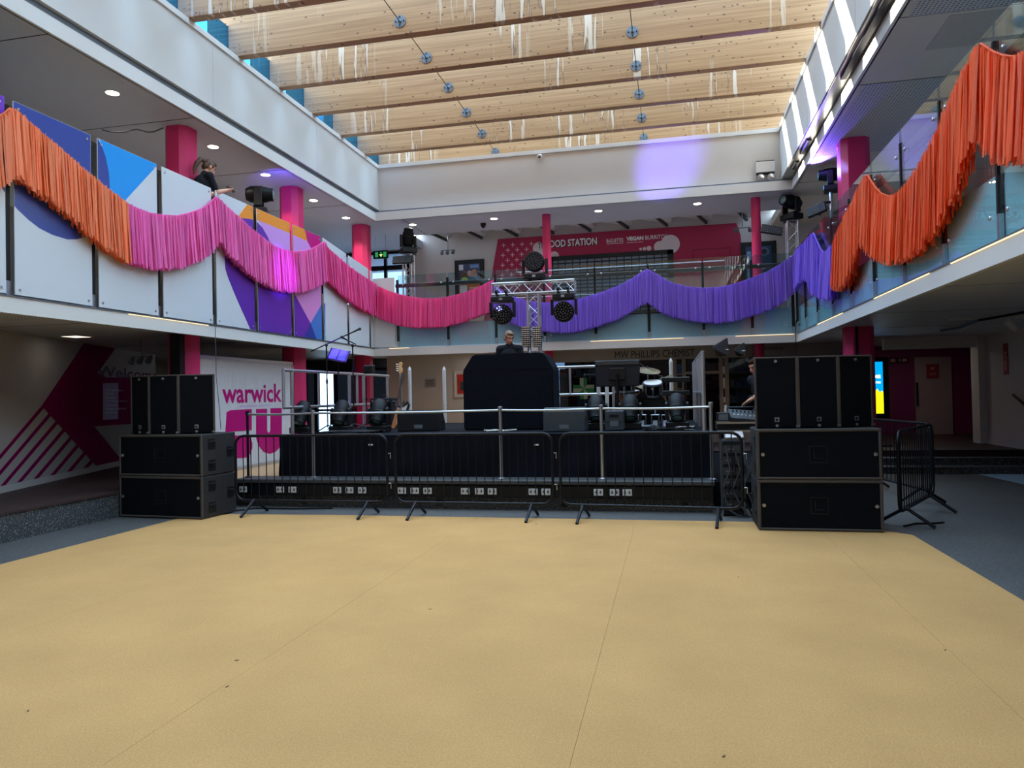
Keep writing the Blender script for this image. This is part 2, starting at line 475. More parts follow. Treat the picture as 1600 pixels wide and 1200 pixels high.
# event carpet in strips
carpet = thing('carpet', 'yellow event carpet laid in strips across the dance floor', 'carpet', (-2.05, 3, 0))
xs = [-6.6, -4.5, -2.48, -0.46, 1.6, 2.5]
for a, b in zip(xs, xs[1:]):
    p = [(a + 0.0008, -4), (b - 0.0008, -4), (b - 0.0008, 9.2), (a + 0.0008, 9.2)]
    if b == 2.5: p = [(a + 0.0008, -4), (b, -4), (b, 8.55), (2.25, 8.8), (a + 0.5, 9.1), (a + 0.0008, 9.16)]
    if a == -6.6: p = [(a, -4), (b - 0.0008, -4), (b - 0.0008, 9.2), (-6.1, 9.13), (a, 8.66)]
    MB().prism([(x + 2.05, y - 3) for x, y in p], lambda u, v, w: (u, v, w), 0.001, 0.007).build('carpet_strip', 'carpet_yellow', carpet)

sc_m = MB().prism([(-0.013, 0), (0.0, -0.005), (0.014, 0.001), (0.003, 0.007)], lambda u, v, w: (u, v, w), 0, 0.003).mesh('scrap', mat('scrap_brown', (120, 90, 58), 0.8))
for px_, py_, rz_, w_ in ((370, 1032, .3, 'upper one of two beside the left seam'), (355, 1073, 1.2, 'lower one of two beside the left seam'), (44, 1111, 2., 'near the bottom left corner of the picture'),
                          (1154, 902, 1.9, 'between the middle seam and the right speaker stack'), (838, 819, .4, 'at the far edge below the barriers'), (1477, 1016, 1.1, 'beside the right seam'),
                          (672, 952, .2, 'midway between the left and middle seams'), (1131, 1182, .9, 'at the bottom edge right of the middle seam')):
    P = at(px_, py_, Z=0.008); o = bpy.data.objects.new('floor_scrap', sc_m); COL.objects.link(o); o.location = P; o.rotation_euler = (0, 0, rz_)
    tag(o, 'tiny brown scrap on the carpet, ' + w_, 'scrap', 'tiny scraps on the carpet')
# ------------------------------------------------------------------ walls
sbox('wall_front', 'grey_wall', -13.5, 10, -6.2, -6, 0, 6.3)
sbox('wall_right', 'grey_wall', 9.8, 10, -6, 24, 0, 6.3)
sbox('wall_far_left', 'grey_wall', -13.7, -13.5, -6, 24, 0, 6.3)
sbox('wall_left_upper', mat('wall_green_grey', (96, 104, 100), 0.7).name, -9.6, -9.4, -6, 15.2, ZFL, ZC)
sbox('wall_right_upper', 'grey_wall', 7.2, 7.4, -6, 24, ZFL, 6.4)

# mural wall on the left, running slightly outwards with depth
WO = Vector((-9.25, 8.45, ZR)); WU = Vector((-0.3385, 0.941, 0)).normalized(); WN = Vector((0.941, 0.3385, 0))
def wallpt(u, v, w): return tuple(WO + WU * u + Vector((0, 0, v)) + WN * w)
def wuv(x, y):
    d = _f + CR * ((x - 800) / FPX) - CU * ((y - 600) / FPX)
    p = EYE + d * ((WO - EYE).dot(WN) / d.dot(WN)) - WO
    return (p.dot(WU), p.z)
wl = struct(MB().prism([(-12, 0), (6.2, 0), (6.2, ZS - ZR), (-12, ZS - ZR)], wallpt, -0.2, 0).build('wall_left', mat('mural_wall', (172, 168, 166), 0.9, noise=(2, 0.03), spec=0.1)))
def on_wall(pix, name, mt, w0, w1):
    mb = MB().prism([wuv(*p) for p in pix], wallpt, w0, w1)
    return loc_part(wl, mb, name, mt)
zt = ZS - ZR - 0.005
def cl(pix):
    return clip([wuv(*p) for p in pix], -12, 6.2, 0.0, zt)
ar = [(137, 528), (186, 528), (183, 540), (158, 575), (152, 582), (166, 590), (262, 588), (262, 659), (147, 666), (192, 722), (200, 742), (163, 742), (65, 634)]
loc_part(wl, MB().prism(cl(ar), wallpt, 0.001, 0.005), 'arrow_mural', 'magenta')
for k in range(9):
    t = k / 8.0
    sx, sy = 65 + 88 * t, 634 + 96 * t
    q = [(sx, sy), (sx + 3.3, sy + 3.6), (sx + 3.3 - 150, sy + 3.6 + 176), (sx - 150, sy + 176)]
    pol = clip([wuv(*p) for p in q], -12, 6.2, 0.0, zt)
    if len(pol) > 2: loc_part(wl, MB().prism(pol, wallpt, 0.001, 0.005), 'mural_stripe', 'magenta')
o = wl.location
a = wuv(150, 589); b = wuv(246, 589); tz = wuv(150, 572)
mat('welcome_ink', (92, 8, 60), 0.6, noise=None)
text('lettering', 'Welcome', Vector(wallpt(a[0], a[1], 0)) - o, WU, (0, 0, 1), b[0] - a[0], (tz[1] - a[1]) * 1.1, 'welcome_ink', wl, 0.015, 0.009)
mat('plate_grey', (150, 60, 120), 0.5, noise=None)
mat('list_ink', (176, 150, 170), 0.6, noise=None)
on_wall([(160, 599), (184, 598), (184, 655), (160, 656)], 'directory_plate', 'plate_grey', 0.006, 0.010)
for i, (tx, wpx) in enumerate((('Ground Floor', 28), ('Rolfe', 13), ('Ensemble', 16), ('The Copper Rooms', 34), ('Curiositea', 20), ('Market Collective', 32), ('Reception', 18))):
    y = 611 + i * 6.0
    a = wuv(164, y); b = wuv(164 + wpx, y); c = wuv(164, y - 3.6)
    text('lettering', tx, Vector(wallpt(a[0], a[1], 0)) - o, WU, (0, 0, 1), b[0] - a[0], c[1] - a[1], 'list_ink', wl, 0.0, 0.0115)
loc_part(wl, MB().prism([(-12, 0), (6.2, 0), (6.2, 0.1), (-12, 0.1)], wallpt, 0.0, 0.012), 'skirting', 'grey_wall')

# back walls on the ground floor: plain wall, glazed doors on its left, shop front on its right
sbox('wall_back', 'grey_wall', -7.3, -2.95, 18.0, 18.2, ZR, ZS)
sbox('wall_back_left', 'dark_grey', -13.5, -10.1, 18.6, 18.8, ZR, ZS)
sbox('wall_back_lintel', 'dark_grey', -10.1, -7.3, 18.6, 18.8, 2.42, ZS)
dr = struct(MB().box(-10.1, -10.02, 18.62, 18.72, ZR, 2.42).box(-7.4, -7.3, 18.62, 18.72, ZR, 2.42).box(-10.1, -7.3, 18.62, 18.72, 2.34, 2.42).build('door_1', 'black'))
for x0, x1, gm_ in ((-10.02, -9.68, 'glass_dark'), (-9.68, -9.1, 'glass_clear'), (-9.1, -8.3, 'glass_dark'), (-8.3, -7.4, 'glass_dark')):
    loc_part(dr, B(x0 + 0.05, x1 - 0.05, 18.66, 18.68, ZR + 0.02, 2.35), 'pane', gm_)
    for q in (x0, x1 - 0.05):
        loc_part(dr, B(q, q + 0.05, 18.63, 18.71, ZR, 2.34), 'stile', 'black')
    loc_part(dr, B(x0 + 0.05, x1 - 0.05, 18.63, 18.71, 1.25, 1.31), 'push_bar', 'black')
dp = thing('notice_plate', 'small framed grey notice on the pale wall left of the black booth', 'notice', at(672, 598, Y=17.98))
MB().cbox((0, 0, 0), (0.3, 0.016, 0.23)).build('plate', 'steel', dp, bevel=0.004)
MB().cbox((0, -0.01, 0), (0.27, 0.006, 0.2)).build('sheet', mat('notice_sheet', (150, 148, 148), 0.7), dp)
for i in range(4): MB().cbox((0, -0.0135, 0.06 - i * 0.04), (0.2, 0.002, 0.012)).build('text_line', 'dark_grey', dp)
pf = thing('poster_frame', 'silver framed poster half hidden behind the black booth', 'poster', at(726, 600, Y=17.97))
w, h = 0.52, 0.63
for s in (-1, 1):
    MB().cbox((s * w / 2, 0, 0), (0.045, 0.03, h)).build('frame_side', 'white_paint', pf, bevel=0.004)
    MB().cbox((0, 0, s * h / 2), (w + 0.045, 0.03, 0.045)).build('frame_side', 'white_paint', pf, bevel=0.004)
MB().cbox((0, 0.004, 0), (w, 0.012, h)).build('poster_sheet', mat('sheet_pale', (200, 196, 196), 0.5), pf)
MB().cbox((-0.02, -0.004, 0.0), (0.36, 0.004, 0.5)).build('poster_print', mat('poster_red', (190, 50, 44), 0.5, noise=(6, 0.5)), pf)
MB().cbox((-0.02, -0.008, -0.05), (0.2, 0.004, 0.22)).build('poster_figure', 'dark_grey', pf)

# ------------------------------------------------------------------ slabs, soffits, fascias
mat('wood_soffit', (150, 150, 152), 0.35, noise=(2, 0.05))
mat('gallery_floor', (190, 186, 180), 0.7, noise=(4, 0.05))
sl = struct(MB().box(-13.5, XL - 0.1, -6, YB + 0.1, ZS, 3.72).build('ceiling_lower_left', 'soffit_grey'))
sb_ = struct(MB().box(-13.5, 9.8, YB + 0.1, 21, ZS, ZFL).build('ceiling_lower_back', 'soffit_grey'))
sr = struct(MB().box(XR + 0.06, 9.8, -6, YB + 0.1, ZS, ZFL).build('ceiling_lower_right', 'soffit_grey'))
loc_part(sb_, B(-7.0, XR + 0.06, YB + 0.05, YB + 0.1, ZG - 0.02, ZFL), 'slab_edge', 'slab_edge')
loc_part(sr, B(XR + 0.04, XR + 0.06, -6, YB + 0.05, ZG - 0.02, ZFL), 'slab_edge', 'slab_edge')
loc_part(sl, B(-13.4, XL - 0.3, 5.6, 7.6, ZS - 0.004, ZS), 'perforated_panel', 'perforated')
# seams of the soffit boards
for y in (8.6, 11.4, 14.2): loc_part(sr, B(XR + 0.1, 9.8, y, y + 0.012, ZS - 0.002, ZS), 'seam', 'dark_grey')
for y in (8.2, 11.9, 15.6): loc_part(sl, B(-13.4, XL - 0.1, y, y + 0.012, ZS - 0.002, ZS), 'seam', 'dark_grey')
sbox('trim_1', 'white_paint', XL - 0.06, XL + 0.0, -6, YB + 0.06, 2.60, ZG - 0.02)
sbox('trim_2', 'white_paint', XL, XR, YB - 0.0, YB + 0.06, 2.60, ZG - 0.02)
sbox('trim_3', 'white_paint', XR, XR + 0.06, -6, YB + 0.06, 2.60, ZG - 0.02)
sbox('trim_4', 'galv', XL - 0.05, XL + 0.012, -6, YB, ZG - 0.02, ZG - 0.005)
sbox('trim_5', 'galv', XR - 0.012, XR + 0.05, -6, YB, ZG - 0.02, ZG - 0.005)
sbox('wall_front_balcony', 'white_paint', XL, XR, -6, -5.9, 2.6, 3.4)

# upper back wall
mat('upper_wall', (186, 178, 172), 0.8, noise=(2, 0.03))
YW = 20.5
sbox('wall_back_upper', 'upper_wall', -7.55, 9.8, YW, YW + 0.2, ZFL, 6.5)
sbox('wall_back_upper_left', 'upper_wall', -13.5, -10.4, YW, YW + 0.2, ZFL, 6.5)
sbox('wall_back_upper_sill', 'upper_wall', -10.4, -7.55, YW, YW + 0.2, ZFL, 3.9)
w1 = struct(MB().box(-10.4, -7.55, YW, YW + 0.12, 5.98, 6.5).build('window_1', 'upper_wall'))
for b_ in ((-10.4, -7.55, 5.9, 5.98), (-10.4, -7.55, 5.42, 5.56), (-10.4, -7.55, 3.9, 3.98)):
    loc_part(w1, B(b_[0], b_[1], YW - 0.02, YW + 0.08, b_[2], b_[3]), 'window_frame', 'black')
for x in (-10.4, -9.35, -8.35, -7.63):
    loc_part(w1, B(x, x + 0.08, YW - 0.02, YW + 0.08, 3.98, 5.9), 'mullion', 'black')
for x0, x1 in ((-10.32, -9.35), (-9.27, -8.35), (-8.27, -7.63)):
    for z0, z1 in ((3.98, 5.42), (5.56, 5.9)):
        loc_part(w1, B(x0, x1, YW + 0.02, YW + 0.035, z0, z1), 'pane', 'glass_window')

# ------------------------------------------------------------------ upper ceilings, lip, upstand
cu_l = sbox('ceiling_left', 'ceiling_grey', -13.5, -7.12, -6, 24, ZC, ZC + 0.22)
mat('ceiling_warm', (206, 198, 184), 0.7, noise=(2, 0.03))
cu_r = sbox('ceiling_right', 'ceiling_warm', 2.75, 9.8, -6, 24, ZC, ZC + 0.22)
cu_b = sbox('ceiling_back', 'ceiling_grey', -7.12, 2.75, 16.92, 18.75, ZC, ZC + 0.22)
sbox('ceiling_back_high', 'ceiling_grey', -7.12, 2.75, 18.75, 24, 6.42, 6.6)
sbox('ceiling_front', 'ceiling_grey', -7.12, 2.75, -6, YF - 0.1, ZC, ZC + 0.22)
def ceil_panel(par, x0, x1, y0, y1, mt='perforated', nm='perforated_panel'):
    return loc_part(par, B(x0, x1, y0, y1, ZC - 0.004, ZC), nm, mt)
for y0, y1 in ((6.0, 9.4), (11.35, 14.6)): ceil_panel(cu_r, 2.85, 4.25, y0, y1)
mat('hatch', (182, 175, 163), 0.6)
ceil_panel(cu_r, 3.35, 4.0, 9.5, 10.4, 'hatch', 'access_hatch')
for y in (9.4, 11.35, 14.6, 16.4): ceil_panel(cu_r, 2.75, 6.5, y, y + 0.012, 'dark_grey', 'seam')
for y in (7.2, 9.9, 12.6, 15.3): ceil_panel(cu_l, -9.4, -7.12, y, y + 0.012, 'dark_grey', 'seam')
ceil_panel(cu_b, -6.4, -6.388, 16.92, 18.75, 'dark_grey', 'seam')
# zig-zag ducting and joists in the raised part of the ceiling over the food counter
for i in range(9):
    x = -6.6 + i * 1.05
    j = thing('roof_joist', 'dark slanted joist under the raised rear ceiling, number %s from the left' % ('one two three four five six seven eight nine'.split()[i]), 'joist', (x, 19.4, 6.12))
    MB().tube([(-0.35, -0.6, 0.27), (0.3, 0.95, 0.04)], 0.045, 4).build('joist_bar', 'dark_grey', j)
    MB().prism([(-0.5, 0.26), (0.5, 0.26), (0.42, 0.1), (0.3, 0.1)], lambda u, v, w: (u, w, v), -0.5, 0.9).build('joist_web', 'soffit_grey', j)
struct(MB().box(-7.14, -7.08, YF, 16.92, ZC, 6.2).box(2.71, 2.77, YF, 16.92, ZC, 6.2).box(-7.14, 2.77, 16.9, 16.96, ZC, 6.2).box(-7.14, 2.77, YF - 0.06, YF, ZC, 6.2).build('trim_6', 'white_paint'))
# recessed channel between lip and upstand
struct(MB().box(-7.3, -7.12, YF, 17.1, 6.2, 6.3).box(-7.3, 2.9, 17.06, 17.2, 6.18, 6.3).build('trim_7', 'galv'))
mat('channel_metal', (170, 170, 164), 0.3, 0.7)
ch = struct(MB().box(2.52, 2.9, YF, 17.1, 6.24, 6.3).build('trim_8', 'channel_metal'))
for y0, y1 in ((8.2, 11.6), (14.3, 15.1), (15.6, 16.1)):
    loc_part(ch, B(2.58, 2.66, y0, y1, 6.2, 6.24), 'blind_slot', 'black')
up = []
for nm, b_ in (('wall_upstand_left', (-7.36, -7.06, YF - 0.3, 17.35, 6.3, 7.43)), ('wall_upstand_right', (2.5, 2.8, YF - 0.3, 17.35, 6.26, 7.43)),
               ('wall_upstand_back', (-7.06, 2.5, 17.05, 17.35, 6.28, 7.43)), ('wall_upstand_front', (-7.06, 2.5, YF - 0.3, YF, 6.28, 7.43))):
    up.append(sbox(nm, 'upstand_paint', *b_))
struct(MB().box(-7.07, -7.03, YF, 17.05, 7.34, 7.43).box(2.47, 2.51, YF, 17.05, 7.34, 7.43).box(-7.03, 2.47, 17.01, 17.06, 7.34, 7.43).build('trim_9', 'white_paint'))
# panel joints on the upstand
for y in (3.3, 6.8, 10.3, 13.8):
    loc_part(up[0], B(-7.061, -7.058, y, y + 0.01, 6.3, 7.34), 'joint', 'ceiling_grey')
    loc_part(up[1], B(2.498, 2.501, y, y + 0.01, 6.3, 7.34), 'joint', 'ceiling_grey')

# ------------------------------------------------------------------ skylight: beams, plates, tie rods, glass
BY = [16.25 - 1.3 * k for k in range(14)]
ordn = 'first second third fourth fifth sixth seventh eighth ninth tenth eleventh twelfth thirteenth fourteenth'.split()
BEAM = MB().box(-5.34, 5.1, -0.08, 0.08, 0, 1.05).mesh('beam', 'timber', bevel=0.008)
PLATE = MB().lathe([(0.1, 0), (0.1, -0.014), (0.03, -0.014), (0.03, -0.03), (0.012, -0.05)], axis=(0, 1, 0), n=24).mesh('plate', 'galv')
BOLT = MB().cyl((0, 0, 0), (0, -0.012, 0), 0.012, n=8).mesh('bolt', 'black_metal')
for k, y in enumerate([17.55] + BY):
    b_ = thing('roof_beam', 'laminated timber roof beam, %s counted from the far upstand' % ordn[k] if k < 14 else 'laminated timber roof beam nearest the camera', 'beam', (-2.28, y, 7.43), 0, 'timber beams across the skylight')
    inst('beam_body', BEAM, b_)
    for x in (-1.84, 1.79):
        p = inst('plate', PLATE, b_, (x, -0.08, 0.21))
        for i in range(4):
            t = PI / 2 * i
            inst('bolt', BOLT, p, (0.068 * math.cos(t), -0.014, 0.068 * math.sin(t)))
for nm, x in (('left', -4.12), ('right', -0.49)):
    t = thing('tie_rod', 'thin steel tie rod through the beams on the %s side of the skylight' % nm, 'tie rod', (x, 8, 7.43))
    for y0, y1 in zip([17.55] + BY, BY):
        MB().cyl((0, y0 - 8 - 0.13, 0.21), (0, y1 - 8 + 0.08, 0.21), 0.007, n=6).build('rod', 'black_metal', t)
sk = struct(MB().box(-7.5, 2.85, YF - 0.4, YF - 0.3, 8.48, 8.55).box(-7.5, 2.85, 17.7, 17.8, 8.48, 8.55).build('window_2', 'white_paint'), None)
ys = [17.55] + BY
for y0, y1 in zip(ys, ys[1:]):
    loc_part(sk, B(-7.5, 2.85, y1 + 0.03, y0 - 0.03, 8.5, 8.515), 'pane', 'glass_roof')
    loc_part(sk, B(-7.5, 2.85, y1 - 0.03, y1 + 0.03, 8.48, 8.53), 'glazing_bar', 'white_paint')

glass_mat('glass_sky_tint', (128, 186, 226), 1.1, 0.3)  # added end panes: the blue of the sky is put into the glass tint
for y0, y1 in zip(ys, ys[1:]):
    loc_part(sk, B(-7.22, -7.21, y1 + 0.08, y0 - 0.08, 7.43, 7.96), 'sky_tint_pane', 'glass_sky_tint')
# ------------------------------------------------------------------ columns
def octo(w, c):
    h = w / 2
    return [(-h, -h + c), (-h + c, -h), (h - c, -h), (h, -h + c), (h, h - c), (h - c, h), (-h + c, h), (-h, h - c)]
def column(x, y, z0, z1, w, label, rnd=False):
    t = thing('column', label, 'column', (x, y, z0), 0, 'pink columns')
    if rnd: MB().cyl((0, 0, 0), (0, 0, z1 - z0), w / 2, n=28).build('shaft', 'pink', t, smooth=True)
    else: MB().prism(octo(w, 0.1), lambda u, v, q: (u, v, q), 0, z1 - z0).build('shaft', 'pink', t)
    return t
for (y, un, ln) in ((10.3, 'right behind the woman on the left balcony', 'behind the left speaker stack under the left balcony'),
                    (13.8, 'beside the moving head on the left balcony', 'between the white logo board and the glass doors'),
                    (17.3, 'at the far end of the left balcony beside the exit sign', 'left of the bass guitar under the balcony corner')):
    column(-7.65, y, 3.72 if y < 16 else ZFL, ZC, 0.42, 'pink eight-sided column ' + un)
    c = column(-7.65, y, ZR, ZS, 0.42, 'pink eight-sided column ' + ln)
    if y == 10.3:
        MB().box(-0.02, 0.16, -0.32, -0.2, 0, ZS - ZR).build('cable_duct', 'black', c)
column(-2.89, 17.55, ZFL, ZC, 0.21, 'slim round pink column in front of the red food counter wall', True)
column(2.0, 17.45, ZFL, ZC, 0.21, 'slim round pink column left of the right lighting tower', True)
column(-2.89, 17.55, ZR, ZS, 0.21, 'slim round pink column on the ground floor beside the black booth', True)
column(2.0, 17.45, ZR, ZS, 0.21, 'slim round pink column behind the crew member at the mixing desk', True)
column(3.27, 13.9, ZFL, ZC, 0.48, 'broad pink column on the right balcony, sunlit at the top')
c = column(3.27, 13.9, 0.0, ZS, 0.46, 'broad pink column behind the right speaker stack')
MB().box(-0.1, -0.06, -0.26, -0.23, 0, ZS).build('cable_duct', 'black', c)

# ------------------------------------------------------------------ left balustrade with printed panels
LP = [2.95, 4.15, 5.35, 6.55, 7.75, 8.94, 10.18, 11.36, 12.6, 13.83, 15.05, 16.25]
lb = thing('printed_balustrade', 'white panelled balustrade with coloured shapes along the left balcony', 'balustrade', (XL, 9.5, ZG))
def yz(pts): return [(at(x, y, X=XL).y, at(x, y, X=XL).z) for x, y in pts]
navy = yz([(-60, 150), (0, 289), (12, 308), (26, 326), (45, 344), (62, 357), (82, 367), (105, 374), (120, 374), (140, 368), (158, 350), (168, 325), (172, 300), (171, 275), (168, 252), (162, 235), (152, 214), (152, 190), (30, 120)])
prints = [
    ('print_navy', navy),
    ('print_cyan', yz([(153, 212), (158, 225), (165, 245), (170, 270), (172, 300), (168, 330), (193, 316), (247, 257), (250, 230), (160, 190)])),
    ('print_orange', yz([(370, 341), (388, 317), (390, 300), (474, 340), (480, 378), (454, 365), (403, 344), (400, 346), (380, 346)])),
    ('print_lilac', yz([(403, 344), (454, 365), (480, 377), (487, 390), (503, 430), (460, 460), (430, 400), (410, 356)])),
    ('print_magenta', yz([(473, 345), (510, 355), (510, 378), (487, 390), (480, 377)])),
    ('print_pink', yz([(440, 415), (470, 420), (503, 420), (503, 474), (485, 505), (461, 461)])),
    ('print_purple', yz([(350, 380), (352, 420), (356, 433), (366, 458), (377, 483), (391, 514), (420, 545), (476, 545), (475, 527), (485, 505), (461, 461), (430, 400), (418, 370), (410, 356), (401, 346), (390, 342), (378, 341), (366, 346), (355, 360)])),
    ('print_blue', yz([(503, 474), (508, 474), (508, 540), (494, 535), (485, 505)])),
    ('print_dkblue', yz([(485, 505), (495, 532), (494, 540), (470, 540), (475, 527)])),
    ('print_violet', yz([(-60, 100), (9, 120), (9, 178), (-60, 200)])),
]
def ztop(y): return 4.95 if y < 13.9 else 4.95 - (y - 13.83) * 0.115
def base(p): return (p[0] - XL, p[1] - 9.5, p[2] - ZG)
for i, (y0, y1) in enumerate(zip(LP, LP[1:] + [16.9])):
    if i == len(LP) - 1: y1 = 16.47
    a, b_ = y0 + 0.055, y1 - 0.055
    if i == len(LP) - 1: b_ = 16.45
    pp = [(a, ZG + 0.01), (b_, ZG + 0.01), (b_, ztop(b_)), (a, ztop(a))]
    pn = MB().prism(pp, lambda u, v, w: base((XL + w, u, v)), -0.012, 0.0).build('panel', 'panel_white', lb)
    off = 0.0006
    for m, poly in prints:
        q = clip(poly, a + 0.004, b_ - 0.004, ZG + 0.014, min(ztop(a), ztop(b_)) - 0.004)
        off += 0.0005
        if len(q) > 2: MB().prism(q, lambda u, v, w: base((XL + w, u, v)), 0.0, off).build('print', m, pn)
    for yy in (a + 0.06, b_ - 0.06):
        for z in (ZG + 0.07, min(ztop(a), ztop(b_)) - 0.07):
            MB().cyl(base((XL, yy, z)), base((XL + 0.008, yy, z)), 0.014, n=10).build('screw', 'steel', pn)
for y in LP:
    MB().box(-0.085, -0.03, y - 9.5 - 0.03, y - 9.5 + 0.03, 0.16, ztop(y) - ZG - 0.12).build('post', 'black', lb)
    MB().box(-0.08, -0.035, y - 9.5 - 0.022, y - 9.5 + 0.022, -0.02, 0.16).build('post_foot', 'steel', lb)
MB().box(0.0, 0.55, 6.955, 6.967, 0.01, 1.68).build('panel', 'panel_white', lb)

# ------------------------------------------------------------------ glass balustrades
def bolt_mesh(ax):
    return MB().lathe([(0.02, 0), (0.02, 0.01), (0.013, 0.016)], axis=ax, n=12).mesh('bolt', 'steel', smooth=True)
bb = thing('glass_balustrade', 'glass balustrade with dark rail along the back balcony', 'balustrade', (-2.2, YB, ZG))
BX = [-6.38, -5.12, -3.95, -2.80, -1.63, -0.44, 0.74, 1.76, 2.6]
BM = bolt_mesh((0, -1, 0))
for x0, x1 in zip(BX, BX[1:]):
    a, b_ = x0 + 0.02 + 2.2, x1 - 0.02 + 2.2
    g = MB().box(a, b_, 0.0, 0.014, 0.0, 1.72).build('glass_pane', 'glass_clear', bb)
    for x in (a + 0.13, b_ - 0.13):
        for z in (0.16, 1.5): inst('bolt', BM, g, (x, 0, z))
for x in BX:
    MB().box(x + 2.2 - 0.03, x + 2.2 + 0.03, 0.02, 0.045, 0.14, 1.62).build('post', 'black', bb)
    MB().box(x + 2.2 - 0.025, x + 2.2 + 0.025, 0.02, 0.045, 0.0, 0.14).build('post_foot', 'steel', bb)
mat('rail_dark', (70, 66, 62), 0.35, 0.2)
MB().box(-4.25, 4.8, 0.06, 0.12, 1.44, 1.53).build('handrail', 'rail_dark', bb, bevel=0.012)
rbz = thing('glass_balustrade', 'glass balustrade with dark rail along the right balcony', 'balustrade', (XR, 9.5, ZG))
RP = [2.9, 4.15, 5.4, 6.65, 7.9, 9.15, 10.4, 11.65, 12.9, 14.2, 15.4, 16.4]
RM = bolt_mesh((-1, 0, 0))
for y0, y1 in zip(RP, RP[1:]):
    a, b_ = y0 + 0.024 - 9.5, y1 - 0.024 - 9.5
    g = MB().box(0.0, 0.014, a, b_, 0.0, 1.77).build('glass_pane', 'glass_teal', rbz)
    for y in (a + 0.14, b_ - 0.14):
        for z in (0.2, 1.5): inst('bolt', RM, g, (0, y, z))
for y in RP:
    MB().box(-0.012, 0.03, y - 9.518, y - 9.482, 0.2, 1.62).build('post', 'black', rbz)
    MB().box(-0.01, 0.028, y - 9.516, y - 9.484, 0.0, 0.2).build('post_foot', 'steel', rbz)
MB().box(0.07, 0.13, -7, 6.9, 1.44, 1.53).build('handrail', 'rail_dark', rbz, bevel=0.012)

# warm light strips at the foot of the balustrades
led = emat('led_warm', (255, 224, 176), 1.3)
def strip(label, b_):
    return tag(MB().box(*b_).build('light_strip', led), label, 'light strip', 'warm light strips under the balustrades')
strip('warm light strip on the left fascia below the pink garland', (XL + 0.001, XL + 0.012, 8.3, 10.0, ZG - 0.03, ZG - 0.022))
strip('warm light strip at the left end of the back fascia', (-6.6, -6.1, YB - 0.012, YB - 0.001, ZG - 0.03, ZG - 0.022))
strip('warm light strip on the back fascia above the shop sign', (-1.75, 0.3, YB - 0.012, YB - 0.001, ZG - 0.03, ZG - 0.022))
strip('warm light strip on the back fascia at its right end', (1.4, 2.6, YB - 0.012, YB - 0.001, ZG - 0.03, ZG - 0.022))
strip('warm light strip on the right fascia nearest the camera', (XR - 0.012, XR - 0.001, 5.6, 7.7, ZG - 0.03, ZG - 0.022))
strip('warm light strip on the right fascia under the orange garland', (XR - 0.012, XR - 0.001, 8.3, 10.4, ZG - 0.03, ZG - 0.022))
strip('warm light strip on the right fascia under the purple garland', (XR - 0.012, XR - 0.001, 12.2, 14.2, ZG - 0.03, ZG - 0.022))

# ------------------------------------------------------------------ downlights
def downlight(x, y, label):
    t = thing('downlight', label, 'downlight', (x, y, ZC), 0, 'round downlights in the upper ceiling')
    MB().lathe([(0.105, -0.001), (0.105, -0.008), (0.088, -0.008), (0.088, -0.001)], n=28).build('trim_ring', 'white_paint', t, smooth=True)
    MB().cyl((0, 0, -0.005), (0, 0, -0.002), 0.087, n=28).build('lens', emat('lamp_white', (255, 244, 220), 14.0), t)
    l = bpy.data.lights.new('downlight_lamp', 'SPOT'); l.energy = 85; l.spot_size = 2.2; l.spot_blend = 0.6; l.color = (1, 0.9, 0.75); l.shadow_soft_size = 0.08
    lo = bpy.data.objects.new('downlight_lamp', l); COL.objects.link(lo); lo.parent = t; lo.location = (0, 0, -0.03)
for y, n_ in ((8.81, 'nearest downlight above the left balcony'), (11.13, 'downlight above the woman on the left balcony'), (12.79, 'downlight with blue glow beside it above the left balcony'),
              (14.74, 'fourth downlight from the near end above the left balcony'), (16.39, 'last downlight above the far end of the left balcony')):
    downlight(-7.64, y, n_)
for x, n_ in ((-6.35, 'downlight above the left lighting tower at the back'), (-4.21, 'downlight above the framed picture at the back'),
              (-1.61, 'downlight above the food counter lettering at the back'), (0.71, 'rightmost downlight above the back balcony')):
    downlight(x, 17.55, n_)

def recessed(x, y, label, power):
    t = thing('recessed_light', label, 'ceiling light', (x, y, ZS), 0, 'recessed lights under the balconies')
    MB().box(-0.17, 0.17, -0.17, 0.17, -0.012, -0.001).build('frame', 'white_paint', t, bevel=0.003)
    MB().box(-0.14, 0.14, -0.14, 0.14, -0.016, -0.012).build('diffuser', emat('panel_glow', (255, 240, 220), 1.0), t)
    l = bpy.data.lights.new('recessed_lamp', 'AREA'); l.energy = power; l.size = 0.26; l.color = (1, 0.9, 0.8)
    lo = bpy.data.objects.new('recessed_lamp', l); COL.objects.link(lo); lo.parent = t; lo.location = (0, 0, -0.02)
P = at(1251, 542, Z=ZS); recessed(P.x, min(18.5, max(P.y, 16.85)), 'pale square ceiling light under the back balcony near its right corner', 22)
P = at(119, 525, Z=ZS); recessed(P.x, P.y, 'pale square ceiling light above the mural wall', 0.4)
recessed(-4.6, 17.3, 'added square fill light under the back balcony behind the black booth', 4)  # added lamp, lifts the dim wall behind the stage
recessed(5.4, 18.6, 'added square fill light in front of the purple recess', 4)  # added lamp, brightens the dark recess
